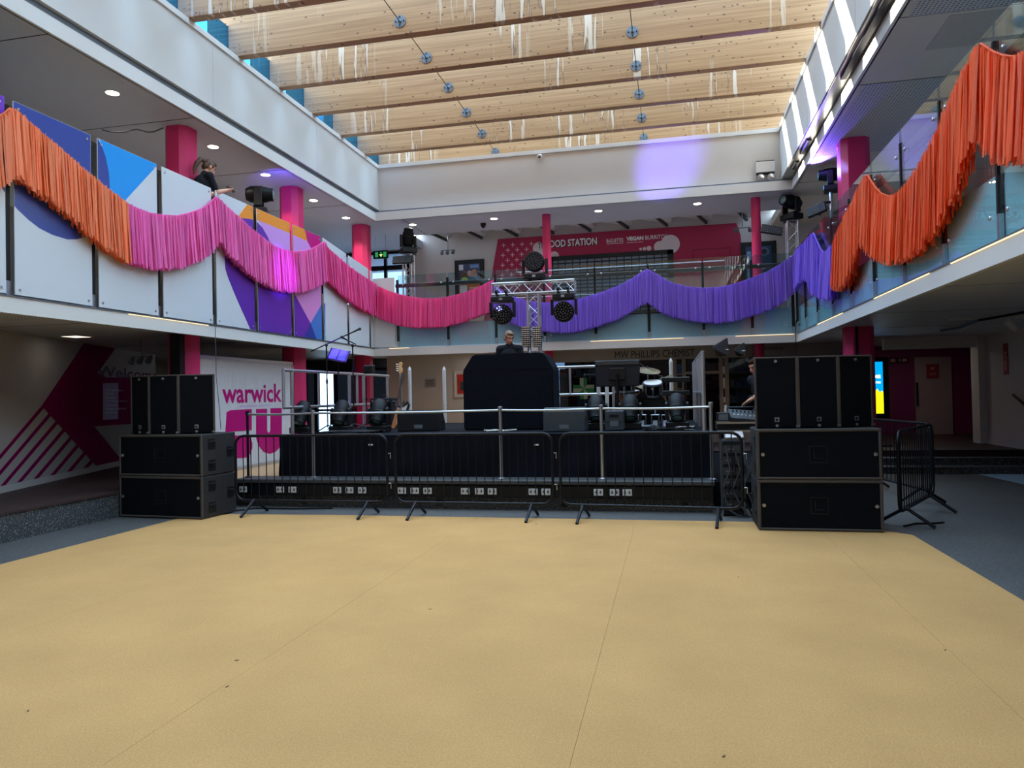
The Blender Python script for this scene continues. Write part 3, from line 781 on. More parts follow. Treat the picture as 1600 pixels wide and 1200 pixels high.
# ================================================================== UPPER BACK WALL
YK = YW - 0.002
def xz(pts, Y=YK): return [(at(x, y, Y=Y).x, at(x, y, Y=Y).z) for x, y in pts]
fc = thing('food_counter_facade', 'red wall front of a food counter with lettering and a closed grille', 'shop front', (-2.0, YW, ZFL))
def fpt(u, v, w): return (u + 2.0, -w, v - ZFL)
def fplate(name, poly, mt, w0, w1, par=None): return MB().prism(poly, fpt, w0, w1).build(name, mt, par or fc)
arc = [(1150, 349), (1154, 357), (1157, 368), (1158.5, 385), (1159, 405), (1159, 430)]
red = xz([(778.5, 374), (965, 361)] + arc); x_, z_ = xz([(752, 505)])[0]
red = [red[0], red[1]] + red[2:] + [(red[-1][0], ZFL + 0.02), (x_, ZFL + 0.02)]
mat('cloud', (206, 188, 186), 0.6, noise=None)
fplate('red_panel', red, 'red_wall', 0.003, 0.03)
mat('red_dark', (140, 14, 48), 0.6)
for a, b_ in (((1083, 391), (1083, 470)), ((1141, 387), (1141, 470)), ((1083, 391), (1141, 387))):
    p, q = xz([a, b_]); 
    fplate('door_outline', [(p[0] - 0.02, p[1] - 0.02), (q[0] + 0.02, p[1] - 0.02), (q[0] + 0.02, q[1] + 0.02), (p[0] - 0.02, q[1] + 0.02)] if abs(p[0] - q[0]) > 0.3
           else [(p[0] - 0.03, p[1]), (p[0] + 0.03, p[1]), (p[0] + 0.03, max(q[1], ZFL + .05)), (p[0] - 0.03, max(q[1], ZFL + .05))], 'red_dark', 0.03, 0.036)
cr = MB()
for r in range(9):
    for c in range(5):
        px_, py_ = 787 + c * 14.5 + (7.3 if r % 2 else 0) + r * -0.3, 383.5 + r * 7.8 - c * 0.8
        if not (779 + (374 - py_) * 0.2 + 3 < px_ < 838): continue
        (x, z), = xz([(px_, py_)])
        s = 0.062; k = 0.008
        for bx in ((x - s, x + s, z - k, z + k), (x - k, x + k, z - s, z + s)):
            cr.prism([(bx[0], bx[2]), (bx[1], bx[2]), (bx[1], bx[3]), (bx[0], bx[3])], fpt, 0.03, 0.034)
tag(cr.build('cross_pattern', mat('cross_white', (226, 190, 196), 0.6, noise=None), fc), 'pattern of small white plus signs', kind='stuff')
for (cx, cy, r) in ((842, 388, 9.5), (852, 398, 9), (866, 401, 8), (1047, 382, 14.5), (1031, 386, 9), (1001, 389.5, 2.0), (1007, 389, 2.7), (1014, 388.2, 3.7)):
    (x, z), = xz([(cx, cy)])
    fplate('cloud_spot', circle(x, z, r * 0.0181), 'cloud', 0.03, 0.032 + r * 0.0001)
mat('letter_white', (226, 220, 216), 0.6, noise=None); mat('letter_ink', (30, 24, 30), 0.6, noise=None)
def ftext(body, p0, p1, hpx, mt, bold=0.0, lift=0.036, par=fc, Y=YK, org=Vector((-2.0, YW, ZFL))):
    a = at(*p0, Y=Y); b_ = at(*p1, Y=Y); c = at(p0[0], p0[1] - hpx, Y=Y)
    U = Vector((b_.x - a.x, 0, 0)); O = Vector((a.x, YW if par is fc else Y, a.z)) - org
    return text('lettering', body, O, U, (0, 0, 1), b_.x - a.x, c.z - a.z, mt, par, bold, lift)
ftext('The', (841, 389), (855, 388), 9, 'letter_ink', 0.01)
ftext('FOOD STATION', (855, 388.5), (934.5, 383.5), 12, 'letter_ink', 0.03)
ftext('FOOD STATION', (854, 387.5), (933, 382.5), 11, 'letter_white', 0.02, 0.042)
ftext('BAGUETTES', (948, 380), (974, 378.5), 6, 'letter_white', 0.0)
ftext('VEGAN', (979, 377), (1005.5, 375.5), 6.5, 'letter_white', 0.05)
ftext('BURRITOS', (1008.5, 375), (1042, 373), 6.5, 'letter_white', 0.0)
for a, b_, yy in ((948, 974, 382), (979, 1005, 380)):
    p, q = xz([(a, yy), (b_, yy - 1)]); fplate('underline', [(p[0], p[1]), (q[0], p[1]), (q[0], p[1] + 0.01), (p[0], p[1] + 0.01)], 'letter_white', 0.03, 0.034)
# closed grille over the counter
gx0, gz1 = xz([(861, 402)])[0]; gx1 = xz([(1052, 390)])[0][0]; gz0 = ZFL + 0.5
mat('shutter_sheet', (120, 132, 146), 0.4, noise=(4, 0.15))
sh = MB().prism([(gx0, gz0), (gx1, gz0), (gx1, gz1), (gx0, gz1)], fpt, 0.03, 0.04).build('grille_backing', 'shutter_sheet', fc)
for bx in ((gx0, gx1, gz1 - 0.12, gz1), (gx0, gx0 + 0.07, gz0, gz1), (gx1 - 0.16, gx1, gz0, gz1)):
    fplate('grille_frame', [(bx[0], bx[2]), (bx[1], bx[2]), (bx[1], bx[3]), (bx[0], bx[3])], 'black', 0.04, 0.08)
gm = MB(); n = 15
for i in range(n):
    z = gz0 + (gz1 - 0.12 - gz0) * i / n
    gm.prism([(gx0, z), (gx1, z), (gx1, z + 0.035), (gx0, z + 0.035)], fpt, 0.04, 0.055)
for i in range(1, 17):
    x = gx0 + (gx1 - gx0) * i / 16.5
    gm.prism([(x - 0.014, gz0), (x + 0.014, gz0), (x + 0.014, gz1 - 0.1), (x - 0.014, gz1 - 0.1)], fpt, 0.04, 0.058)
tag(gm.build('grille_bars', 'black', fc), 'black bars of the roller grille', kind='stuff')
fplate('counter_shelf', [(gx0 - 0.05, gz0 - 0.08), (gx1 + 0.05, gz0 - 0.08), (gx1 + 0.05, gz0), (gx0 - 0.05, gz0)], 'dark_grey', 0.03, 0.3)

# portrait screens in black frames on the upper wall
def picture(name, label, p0, p1, blocks):
    a = at(*p0, Y=YW - 0.06); b_ = at(*p1, Y=YW - 0.06)
    w, h = b_.x - a.x, a.z - b_.z
    t = thing(name, label, 'picture', (a.x, YW - 0.06, b_.z))
    MB().box(0, w, 0, 0.055, 0, h).build('frame', 'black', t, bevel=0.01)
    f = w * 0.14
    MB().box(f, w - f, -0.004, 0.001, f, h - f).build('picture_sheet', mat(name + '_base', blocks[0], 0.4, noise=(5, 0.4)), t)
    for i, (kind, x, z, sx, sz, c) in enumerate(blocks[1]):
        X = f + (w - 2 * f) * x; Z = f + (h - 2 * f) * z; SX = (w - 2 * f) * sx; SZ = (h - 2 * f) * sz
        m = mat('pic_%d_%d_%d' % c, c, 0.5, noise=(8, 0.15))
        P = circle(0, 0, 0.5, 18) if kind == 'o' else [(-.5, -.5), (.5, -.5), (.5, .5), (-.5, .5)]
        MB().prism([(X + u * SX, Z + v * SZ) for u, v in P], lambda u, v, q: (u, q, v), -0.005 - 0.0008 * i, -0.004).build('print', m, t)
    return t
picture('framed_photo', 'black framed photograph of a group above an orange poster', (710, 407), (757, 470),
        ((60, 70, 96), [('r', .5, .22, 1, .44, (196, 104, 52)), ('r', .22, .25, .34, .22, (228, 226, 230)), ('r', .7, .28, .4, .05, (240, 190, 150)), ('r', .7, .2, .4, .05, (240, 190, 150)),
                        ('o', .25, .68, .3, .24, (116, 70, 56)), ('o', .52, .7, .22, .2, (206, 150, 120)), ('o', .74, .7, .3, .26, (190, 130, 104)), ('o', .28, .53, .34, .16, (170, 200, 90)),
                        ('o', .7, .53, .5, .18, (70, 120, 150)), ('r', .12, .9, .2, .16, (200, 200, 210)), ('r', .75, .92, .4, .1, (110, 140, 190))]))
sp_ = picture('screen_poster', 'black framed blue poster beside the right slim pink column', (1157, 379), (1215, 465),
        ((44, 74, 104), [('r', .12, .5, .16, .8, (130, 170, 210)), ('o', .72, .88, .4, .2, (90, 110, 140)), ('o', .72, .88, .22, .11, (30, 40, 60)),
                         ('o', .66, .3, .5, .3, (36, 150, 150)), ('o', .6, .56, .44, .1, (230, 234, 236)), ('r', .12, .1, .2, .1, (190, 220, 240))]))

# exit sign hanging on the left, wall lamp clusters
mat('sign_green', (40, 150, 90), 0.5, noise=None, emit=0.6)
def exit_sign(label, P, w, h, zc_):
    t = thing('exit_sign', label, 'exit sign', P)
    MB().cbox((0, 0, 0), (w, 0.05, h)).build('housing', 'black', t, bevel=0.006)
    for x, d in ((-0.26, 0.2), (0.04, 0.1), (0.3, 0.2)):
        MB().cbox((x * w, -0.028, 0), (w * d, 0.006, h * 0.62)).build('pictogram', 'sign_green', t)
    MB().prism([(0, -0.3), (-0.13, 0.02), (0.13, 0.02)], lambda u, v, q: (u * w + 0.04 * w, q, v * h), -0.036, -0.031).build('arrow', mat('sign_yellow', (230, 220, 120), 0.5, noise=None, emit=0.7), t)
    MB().cyl((-w * 0.35, 0, h / 2), (-w * 0.35, 0, zc_ - P[2]), 0.006, n=6).build('hanger', 'steel', t)
    MB().cyl((w * 0.35, 0, h / 2), (w * 0.35, 0, zc_ - P[2]), 0.006, n=6).build('hanger', 'steel', t)
exit_sign('green exit sign under the ceiling at the far end of the left balcony', at(595, 398, Y=18.4), 0.42, 0.22, ZC)
exit_sign('green exit sign above the glass doors on the ground floor', at(565, 562, Y=18.0), 0.34, 0.16, ZS)

def spot_cluster(name, label, P, n=3, zc_=6.42):
    t = thing(name, label, 'lamp', P)
    MB().cyl((0, 0, 0), (0, 0, zc_ - P[2]), 0.012, n=8).build('stem', 'galv', t)
    MB().cyl((-0.2, 0, 0.0), (0.2, 0, 0.0), 0.012, n=8).build('crossbar', 'galv', t)
    for i in range(n):
        x = -0.18 + 0.36 * i / max(1, n - 1)
        MB().lathe([(0.03, 0.0), (0.05, -0.06), (0.05, -0.12), (0.04, -0.13)], (x, 0, -0.01), (0.2 * (i - 1), 0.6, 0.8), 14).build('lamp_head', 'galv', t, smooth=True)
    return t
spot_cluster('spotlight_bar', 'small grey spotlight bar above the framed photograph', at(700, 391, Y=19.6))
spot_cluster('spotlight_bar', 'small grey spotlight bar above the blue poster', at(1160, 356, Y=19.6), 2)
spot_cluster('spotlight_bar', 'small dark spotlight bar hanging in front of the mural lettering', at(222, 557, Y=10.6), 3, ZS)
t = thing('ceiling_camera', 'black dome camera under the back upper ceiling', 'camera', at(755, 349, Z=ZC))
MB().cyl((0, 0, -0.06), (0, 0, 0), 0.07, n=20).build('mount', 'black', t, smooth=True)
MB().ball((0, 0, -0.07), (0.055, 0.055, 0.05)).build('dome', 'black_gloss', t, smooth=True)
P = at(844, 245, Y=17.05)
t = thing('wall_camera', 'small white security camera on the far upstand', 'camera', (P.x, 17.05, P.z))
MB().cyl((0, -0.04, 0), (0, 0, 0), 0.05, n=18).build('mount', 'white_paint', t, smooth=True)
MB().lathe([(0.055, 0), (0.06, 0.06), (0.05, 0.1)], (0, -0.03, 0), (0, -0.8, -0.35), 18).build('body', 'white_paint', t, smooth=True)
MB().cyl((0, -0.107, -0.034), (0, -0.122, -0.04), 0.03, n=14).build('lens', 'black_gloss', t)
P = at(1195, 266, Y=17.05)
t = thing('emergency_light', 'white twin emergency light box on the far upstand', 'emergency light', (P.x, 17.05, P.z))
MB().box(-0.2, 0.2, -0.14, 0, -0.08, 0.16).build('body', 'white_paint', t, bevel=0.008)
MB().box(-0.19, 0.19, -0.13, 0, 0.16, 0.18).build('top_vent', 'black', t); MB().box(-0.19, 0.19, -0.13, 0, -0.1, -0.08).build('base_vent', 'black', t)
for x in (-0.11, 0.11):
    h = MB().lathe([(0.03, 0.03), (0.085, -0.02), (0.09, -0.05)], (x, -0.1, -0.19), (0, 0.95, 0.3), 20).build('lamp_head', 'galv', t, smooth=True)
    MB().lathe([(0.075, -0.051), (0.03, -0.062)], (x, -0.1, -0.19), (0, 0.95, 0.3), 20).build('lens', mat('lens_silver', (220, 222, 220), 0.15, 0.6), h, smooth=True)

# ================================================================== SHOP FRONT (ground floor, back)
YS = 18.0
shp = thing('shop_facade', 'grey chemist shop front with dark windows behind the stage', 'shop front', (0, YS, ZR))
def sh_box(name, mt, x0, x1, z0, z1, y0=0.0, y1=0.08, par=None): return MB().box(x0, x1, y0, y1, z0 - ZR, z1 - ZR).build(name, mt, par or shp)
mat('shop_grey', (160, 157, 156), 0.5, noise=(3, 0.04))
mat('frame_beige', (150, 140, 130), 0.5, noise=(3, 0.04))
sh_box('sign_band', 'shop_grey', -2.95, 4.0, 2.38, ZS, -0.05, 0.08)
sh_box('stall_riser', 'shop_grey', -2.95, 4.0, ZR, 0.62)
frames = [-2.95, -1.05, xz([(1052, 600)], YS)[0][0], xz([(1066, 600)], YS)[0][0], xz([(1124, 600)], YS)[0][0], xz([(1133, 600)], YS)[0][0], 3.9]
for x in frames: sh_box('mullion', 'frame_beige', x, x + 0.09, 0.62 if x not in frames[3:5] else ZR, 2.38)
for a, b_ in zip(frames, frames[1:]):
    if b_ - a > 0.3:
        sh_box('window_pane', 'glass_shop', a + 0.09, b_, 0.62, 2.38, 0.03, 0.045)
sh_box('door_transom', 'frame_beige', frames[3] + 0.09, frames[4], 2.0, 2.07)
text('lettering', 'MW PHILLIPS CHEMIST', Vector((at(961, 557, Y=YS).x, -0.05, 2.44 - ZR)), (1, 0, 0), (0, 0, 1), at(1085, 550, Y=YS).x - at(961, 557, Y=YS).x, 0.17, mat('sign_ink', (34, 34, 40), 0.6).name, shp, 0.0, 0.004)
text('lettering', 'Pharmacy', Vector((2.0, -0.05, 2.5 - ZR)), (1, 0, 0), (0, 0, 1), 0.6, 0.12, 'sign_ink', shp, 0.0, 0.004)
# green cross in the window
gc = at(912, 607, Y=YS - 0.03)
mat('cross_green', (24, 120, 72), 0.5, noise=None); mat('cross_pale', (150, 172, 158), 0.5, noise=None)
ct = thing('pharmacy_cross', 'green and white pharmacy cross in the shop window', 'sign', gc)
s = 0.26
for i in range(4):
    M = Matrix.Rotation(i * PI / 2, 4, 'Y')
    for pol, mt in (([(0, 0), (0.09, 0.09), (0.09, s), (0, s)], 'cross_green'), ([(0, 0), (-0.09, 0.09), (-0.09, s), (0, s)], 'cross_pale')):
        MB().prism(pol, lambda u, v, w: (u, w, v), -0.012, 0.012).xf(M).build('cross_arm', mt, ct)
# shelving inside the shop
sbox('wall_shop_back', 'dark_grey', -2.95, 4.2, 20.6, 20.7, ZR, ZS)
rng_ = random.Random(3)
for i, x in enumerate((-2.3, -0.4, 1.4, 2.9)):
    t = thing('shop_shelf', 'dark shop shelf unit stocked with small packs, number %s from the left' % ('one two three four'.split()[i]), 'shelf', (x, 19.6, ZR))
    MB().box(-0.7, 0.7, 0.3, 0.34, 0, 1.9).build('back_board', 'dark_grey', t)
    for k in range(5):
        sf = MB().box(-0.7, 0.7, 0, 0.3, 0.15 + k * 0.38, 0.18 + k * 0.38).build('shelf_board', 'shop_grey', t)
        pk = MB(); xx = -0.66
        for q, mt in ((0, (176, 60, 60)), (1, (200, 200, 196)), (2, (70, 110, 160))):
            pk = MB(); xx = -0.64 + q * 0.44
            while xx < -0.64 + q * 0.44 + 0.36:
                w = rng_.uniform(0.06, 0.13); h = rng_.uniform(0.12, 0.28)
                pk.box(xx, xx + w - 0.01, 0.04, 0.2, 0.18 + k * 0.38, 0.18 + k * 0.38 + h); xx += w
            tag(pk.build('packs', mat('pack_%d' % q, mt, 0.5, noise=(9, 0.4)), sf), kind='stuff')
# black pendant lamps in front of the shop
for px_, py_, s, lb_ in ((1127, 541, 1.0, 'large black pyramid lamp hanging in front of the shop'), (1156, 543, 0.72, 'smaller black pyramid lamp hanging in front of the shop')):
    P = at(px_, py_ + 6, Y=16.15)
    t = thing('pendant_lamp', lb_, 'lamp', P)
    MB().lathe([(0.27 * s, -0.02), (0.02 * s, 0.28 * s)], (0, 0, 0), (0.45, -0.2, 0.9), 4).build('shade', 'black', t)
    MB().lathe([(0.24 * s, -0.02), (0.06 * s, -0.14 * s)], (0, 0, 0), (0.45, -0.2, 0.9), 4).build('lower_shade', 'black_metal', t)
    MB().cyl((-0.1 * s, -0.14 * s, 0.0), (0.14 * s, -0.14 * s, 0.0), 0.012, n=6).build('light_bar', 'white_paint', t)
    MB().tube([(0.06 * s, 0, 0.16 * s), (0.06 * s, 0.1, 0.2 * s), (0.06 * s, 0.302, 0.2 * s)], 0.012, 6).build('wall_bracket', 'black', t)

# ================================================================== RIGHT SIDE, GROUND FLOOR
sbox('wall_right_lower', 'grey_wall', 6.55, 6.75, 8, 17.2, ZR, ZS)
sbox('wall_right_pier', 'white_paint', 6.4, 6.75, 17.2, 17.6, ZR, ZS)
sbox('baseboard_right', 'grey_wall', 6.52, 6.55, 8, 17.2, ZR, ZR + 0.16)
sbox('wall_bulkhead', 'white_paint', 4.6, 6.4, 17.3, 17.5, 2.42, ZS)
sbox('wall_right_recess', 'purple_wall', 4.2, 9.8, 20.6, 20.8, ZR, ZS)
sbox('wall_right_return', 'purple_wall', 7.5, 7.7, 17.6, 20.6, ZR, ZS)
sbox('wall_right_inner', 'grey_wall', 4.1, 4.2, 17.6, 20.6, ZR, ZS)
mat('door_grey', (170, 150, 154), 0.6, noise=(3, 0.05))
d2 = sbox('door_2', 'door_grey', *[v for v in (at(1430, 600, Y=20.56).x, at(1487, 600, Y=20.56).x, 20.54, 20.6, ZR, 2.35)])
loc_part(d2, MB().box(d2.location.x - 0.42, d2.location.x - 0.38, 20.48, 20.53, 1.1, 1.7), 'door_handle', 'black_metal')
P = at(1457, 580, Y=20.52)
mat('poster_dkred', (150, 40, 44), 0.5, noise=(4, 0.1))
def small_sign(label, P, w, h, ax, mt, lines):
    t = thing('wall_sign', label, 'sign', P)
    R = Matrix.Rotation({'-Y': 0, '-X': -PI / 2}[ax], 4, 'Z')
    MB().box(-w / 2, w / 2, -0.012, 0, -h / 2, h / 2).xf(R).build('plate', mt, t)
    for (x, z, sx, sz) in lines:
        MB().box((x - sx / 2) * w, (x + sx / 2) * w, -0.015, -0.012, (z - sz / 2) * h, (z + sz / 2) * h).xf(R).build('print', mat('sign_print', (196, 130, 130), 0.6, noise=None), t)
    return t
small_sign('dark red square sign on the grey door in the purple recess', P, 0.28, 0.36, '-Y', 'poster_dkred', [(0, .2, .3, .2), (0, -.15, .6, .06), (0, -.25, .6, .04)])
P = at(1572, 561, X=6.545)
small_sign('narrow red and grey notice on the right wall above the handrail', P, 0.2, 0.62, '-X', 'poster_dkred', [(0, .2, .7, .08), (0, .1, .6, .03), (0, -.22, .4, .3)])
# toilet direction sign: dark pictogram plate
P = at(1404, 563, Y=20.55)
small_sign('small dark pictogram sign high on the purple wall', P, 0.46, 0.14, '-Y', 'black', [(-.3, 0, .25, .6), (.05, 0, .1, .5), (.3, 0, .25, .6)])
t = thing('handrail', 'short dark red handrail fixed to the right wall', 'handrail', (6.5, 15.0, ZR))
a = at(1583, 617, X=6.45); b_ = at(1622, 650, X=6.45)
MB().tube([loc_of(a, t.location), loc_of(b_, t.location), loc_of(b_ + (b_ - a) * 0.5, t.location)], 0.026, 10).build('rail', mat('rail_red', (84, 22, 30), 0.5), t, smooth=True)
for q in (a.lerp(b_, 0.3), a.lerp(b_, 0.9)):
    MB().tube([loc_of(q, t.location), loc_of(q + Vector((0.09, 0, -0.05)), t.location)], 0.012, 6).build('bracket', 'dark_grey', t)
# track light
P = at(1579, 506, Z=2.55)
t = thing('track_spotlight', 'white cylindrical track spotlight under the right soffit', 'spotlight', (P.x, P.y, 2.55))
d = Vector((0.55, 0.2, -0.45)).normalized()
MB().cyl(-d * 0.09, d * 0.12, 0.06, n=20).build('lamp_body', 'white_paint', t, smooth=True)
MB().cyl((0, 0, 0), (0, 0, ZS - 2.55), 0.012, n=8).build('stem', 'white_paint', t)
tr = tag(MB().box(P.x - 0.9, P.x + 2.5, P.y - 0.03, P.y + 0.03, ZS - 0.03, ZS - 0.001).build('light_track', 'white_paint'), 'pale light track across the right soffit', 'track')
cbl = tag(MB().tube([at(1470, 517, Z=2.64), at(1500, 512, Z=2.62), at(1530, 500, Z=2.6), at(1550, 497, Z=2.62), at(1600, 488, Z=2.64)], 0.02, 8).build('ceiling_cable', 'black', smooth=True), 'black cable sagging under the right soffit', 'cable')
# digital screen
P0 = at(1346, 566, Y=16.6); P1 = at(1381, 646, Y=16.6)
t = thing('digital_screen', 'bright blue and yellow digital screen behind the right speakers', 'screen', (P0.x, 16.6, P1.z))
w, h = P1.x - P0.x, P0.z - P1.z
MB().box(-0.07, w + 0.12, 0.0, 0.09, -0.1, h + 0.1).build('casing', 'black_gloss', t, bevel=0.01)
MB().box(0, w, -0.004, 0.0, 0, h).build('display', emat('scr_blue', (0, 140, 240), 1.3), t)
zz = [(0, 0), (w, 0), (w, h * 0.42), (w * 0.9, h * 0.44), (w * 0.86, h * 0.40), (w * 0.72, h * 0.48), (w * 0.6, h * 0.43), (w * 0.5, h * 0.5), (w * 0.3, h * 0.44), (0, h * 0.5)]
MB().prism(zz, lambda u, v, q: (u, q, v), -0.006, -0.0042).build('display_yellow', emat('scr_yellow', (240, 230, 20), 1.3), t)
emat('scr_white', (240, 250, 255), 1.4)
text('display_text', 'A\nSUMMER', Vector((w * 0.5, -0.006, h * 0.68)), (1, 0, 0), (0, 0, 1), w * 0.4, h * 0.16, 'scr_white', t, 0.03, 0.001)
text('display_text', 'terrace', Vector((w * 0.55, -0.006, h * 0.58)), (1, 0, 0), (0, 0, 1), w * 0.34, h * 0.05, 'scr_white', t, 0.02, 0.001)
MB().box(w * 0.3, w * 0.45, 0.0, 0.06, -P1.z + ZR, -0.1).build('stand', 'black_metal', t)
MB().box(-0.1, w + 0.1, -0.2, 0.3, -P1.z + 0.001 + (0 if 16.6 < 15.4 else ZR), -P1.z + 0.03 + ZR).build('stand_foot', 'black_metal', t)

# ================================================================== LOGO BOARD
bo = thing('logo_board', 'pale board with magenta lettering and big rounded letters left of the stage', 'board', (-7.55, 12.1, ZR))
mat('board_ash', (204, 202, 204), 0.5, noise=(9, 0.3), stretch=(1, 7, 0.25))
mat('logo_magenta', (186, 0, 112), 0.45, noise=None)
BYA, BYB = 10.54, 13.55
def bpt(u, v, w): return (w, u - 12.1, v - ZR)
MB().prism([(BYA, ZR + 0.06), (BYB, ZR + 0.06), (BYB, 2.34), (BYA, 2.34)], bpt, -0.05, 0.0).build('board_face', 'board_ash', bo)
MB().prism([(BYA, 2.30), (BYB, 2.30), (BYB, 2.36), (BYA, 2.36)], bpt, -0.06, 0.012).build('edge_trim', 'alu', bo)
MB().prism([(BYB - 0.04, ZR + 0.05), (BYB + 0.02, ZR + 0.05), (BYB + 0.02, 2.30), (BYB - 0.04, 2.30)], bpt, -0.06, 0.012).build('edge_trim', 'alu', bo)
MB().prism([(BYA, ZR), (BYB, ZR), (BYB, ZR + 0.06), (BYA, ZR + 0.06)], bpt, -0.06, 0.03).build('plinth', 'alu', bo)
XB = -7.55
def bq(pts): return [(at(x, y, X=XB).y, at(x, y, X=XB).z) for x, y in pts]
a, = bq([(347, 627)]); b_, = bq([(437, 625)]); c, = bq([(347, 604)])
text('lettering', 'warwick', Vector((0, a[0] - 12.1, 1.55 - ZR)), (0, 1, 0), (0, 0, 1), bq([(440, 625)])[0][0] - a[0], 0.36, 'logo_magenta', bo, 0.022, 0.004)
text('lettering', 'students union', Vector((0, bq([(374, 634)])[0][0] - 12.1, 1.475 - ZR)), (0, 1, 0), (0, 0, 1), 1.0, 0.045, 'print_lilac', bo, 0.0, 0.004)
def blob(pix, n_): MB().prism(bq(pix), bpt, 0.0, 0.006).build(n_, 'logo_magenta', bo)
blob([(354, 644), (360, 641), (393, 639), (393, 672), (352, 675)], 'letter_shape')
blob([(340, 681), (385, 680), (391, 684), (394, 692), (394, 700), (391, 709), (384, 715), (340, 717)], 'letter_shape')
blob([(400, 639), (417, 638.5), (417, 672), (418.5, 676), (421, 676), (422.5, 672), (422.5, 638), (440, 637.5), (440, 690), (436, 700), (430, 706), (421, 709), (412, 706), (404, 696), (400, 684)], 'letter_shape')

# ================================================================== GARLANDS
def garland(label, color, segs, seed, lenj=0.03):
    """segs: list of (plane, top pixels, bottom pixels); each ribbon is a thin folded strip hanging from the cord"""
    rg = random.Random(seed)
    m = mat('fringe_%d_%d_%d' % color, color, 0.45, noise=(40, 0.08), spec=0.5, island=0.2, trans=0.32)
    ribs = MB(); cord = MB(); base_ = None
    for (ax, val, nrm), top, bot in segs:
        T = [at(x, y, **{ax: val}) for x, y in top]; Bt = [at(x, y, **{ax: val}) for x, y in bot]
        h = 1 if ax == 'X' else 0
        def key(P): return P[h]
        Tz = sorted((key(P), P.z) for P in T); Bz = sorted((key(P), P.z) for P in Bt)
        # smooth peaks stay, so linear interpolation on dense points is enough
        lo, hi = Tz[0][0], Tz[-1][0]
        n = int((hi - lo) / 0.0105)
        N = Vector(nrm)
        for layer in range(3):
            for i in range(n):
                s = lo + (hi - lo) * (i + rg.random()) / n
                zt_ = lerp_list(Tz, s) + rg.uniform(-0.012, 0.014); zb = lerp_list(Bz, s) + rg.uniform(-lenj, lenj)
                d0 = 0.03 + layer * 0.028 + rg.uniform(-0.012, 0.012); d1 = d0 + rg.uniform(-0.02, 0.035) + 0.015 * layer
                w = rg.uniform(0.007, 0.014); tw = rg.uniform(-0.55, 0.55)
                vs = []
                for f_ in (0.0, 0.06, 0.5, 1.0):
                    z = zt_ + (zb - zt_) * f_; d = d0 + (d1 - d0) * f_; ss = s + rg.uniform(-0.006, 0.006) * (1 + f_)
                    ww = w * (0.5 if f_ == 0 else 1)
                    for sg in (-1, 1):
                        p = [0, 0, z]; p[h] = ss + sg * ww * math.cos(tw); p[1 - h] = val
                        v = Vector(p) + N * (d + sg * ww * math.sin(tw))
                        vs.append(v)
                ribs.add(vs, [(0, 1, 3, 2), (2, 3, 5, 4), (4, 5, 7, 6)])
        pts = []
        for s, z in Tz:
            p = [0, 0, z]; p[h] = s; p[1 - h] = val; pts.append(Vector(p) + N * 0.05)
        cord.tube(pts, 0.012, 6)
        if base_ is None: base_ = Vector(pts[len(pts) // 2]); base_.z = min(z for _, z in Bz)
    t = thing('fringe_garland', label, 'garland', base_, 0, 'fringe garlands around the balconies')
    for mb, nm in ((ribs, 'fringe'), (cord, 'cord')):
        mb.v = [tuple(Vector(v) - base_) for v in mb.v]
        me = bpy.data.meshes.new(nm); me.from_pydata(mb.v, [], mb.f); me.materials.append(m)
        o = bpy.data.objects.new(nm, me); COL.objects.link(o); o.parent = t
        if nm == 'fringe': tag(o, 'dense fringe of thin tissue strips', kind='stuff')
LPL = ('X', XL + 0.01, (1, 0, 0)); BPL = ('Y', YB - 0.01, (0, -1, 0)); RPL = ('X', XR - 0.01, (-1, 0, 0))
garland('long orange fringe garland on the left balcony', (255, 142, 88),
        [(LPL, [(-150, 160), (-60, 195), (-20, 190), (0, 178), (10, 170), (21, 175), (34, 188), (67, 217), (96, 241), (120, 262), (150, 287), (170, 302), (192, 318)],
          [(-150, 320), (-60, 310), (-20, 297), (0, 288), (10, 278), (24, 285), (40, 297), (60, 311), (105, 345), (127, 368), (150, 386), (183, 408), (192, 412)])], 1)
garland('magenta fringe garland hanging in two swags on the left balcony', (250, 112, 190),
        [(LPL, [(192, 318), (205, 325), (225, 333), (250, 337), (272, 338), (290, 334), (310, 327), (322, 319), (333, 308), (340, 315), (355, 329), (370, 342), (384, 355), (398, 366), (412, 377), (426, 386), (440, 391), (457, 394), (470, 393), (482, 390), (493, 384), (503, 378)],
          [(192, 411), (215, 418), (235, 421), (255, 421), (275, 418), (300, 408), (318, 397), (333, 381), (340, 386), (350, 400), (363, 413), (380, 428), (398, 441), (412, 448), (424, 453), (440, 456), (457, 457), (470, 455), (482, 451), (494, 445), (503, 438)])], 2)
garland('hot pink fringe garland turning the far left balcony corner', (252, 90, 164),
        [(LPL, [(503, 378), (508, 388), (525, 403), (543, 418), (560, 430), (578, 441), (590, 448)], [(503, 438), (508, 442), (525, 459), (543, 474), (560, 484), (578, 492), (590, 497)]),
         (BPL, [(592, 448), (610, 456), (627, 461), (645, 465), (662, 467), (682, 467), (700, 465), (725, 459), (745, 451), (760, 444), (771, 438)],
          [(592, 497), (610, 503), (627, 509), (645, 511.5), (662, 512), (682, 511.5), (700, 509.5), (725, 503.5), (745, 496), (760, 490), (771, 484)])], 3)
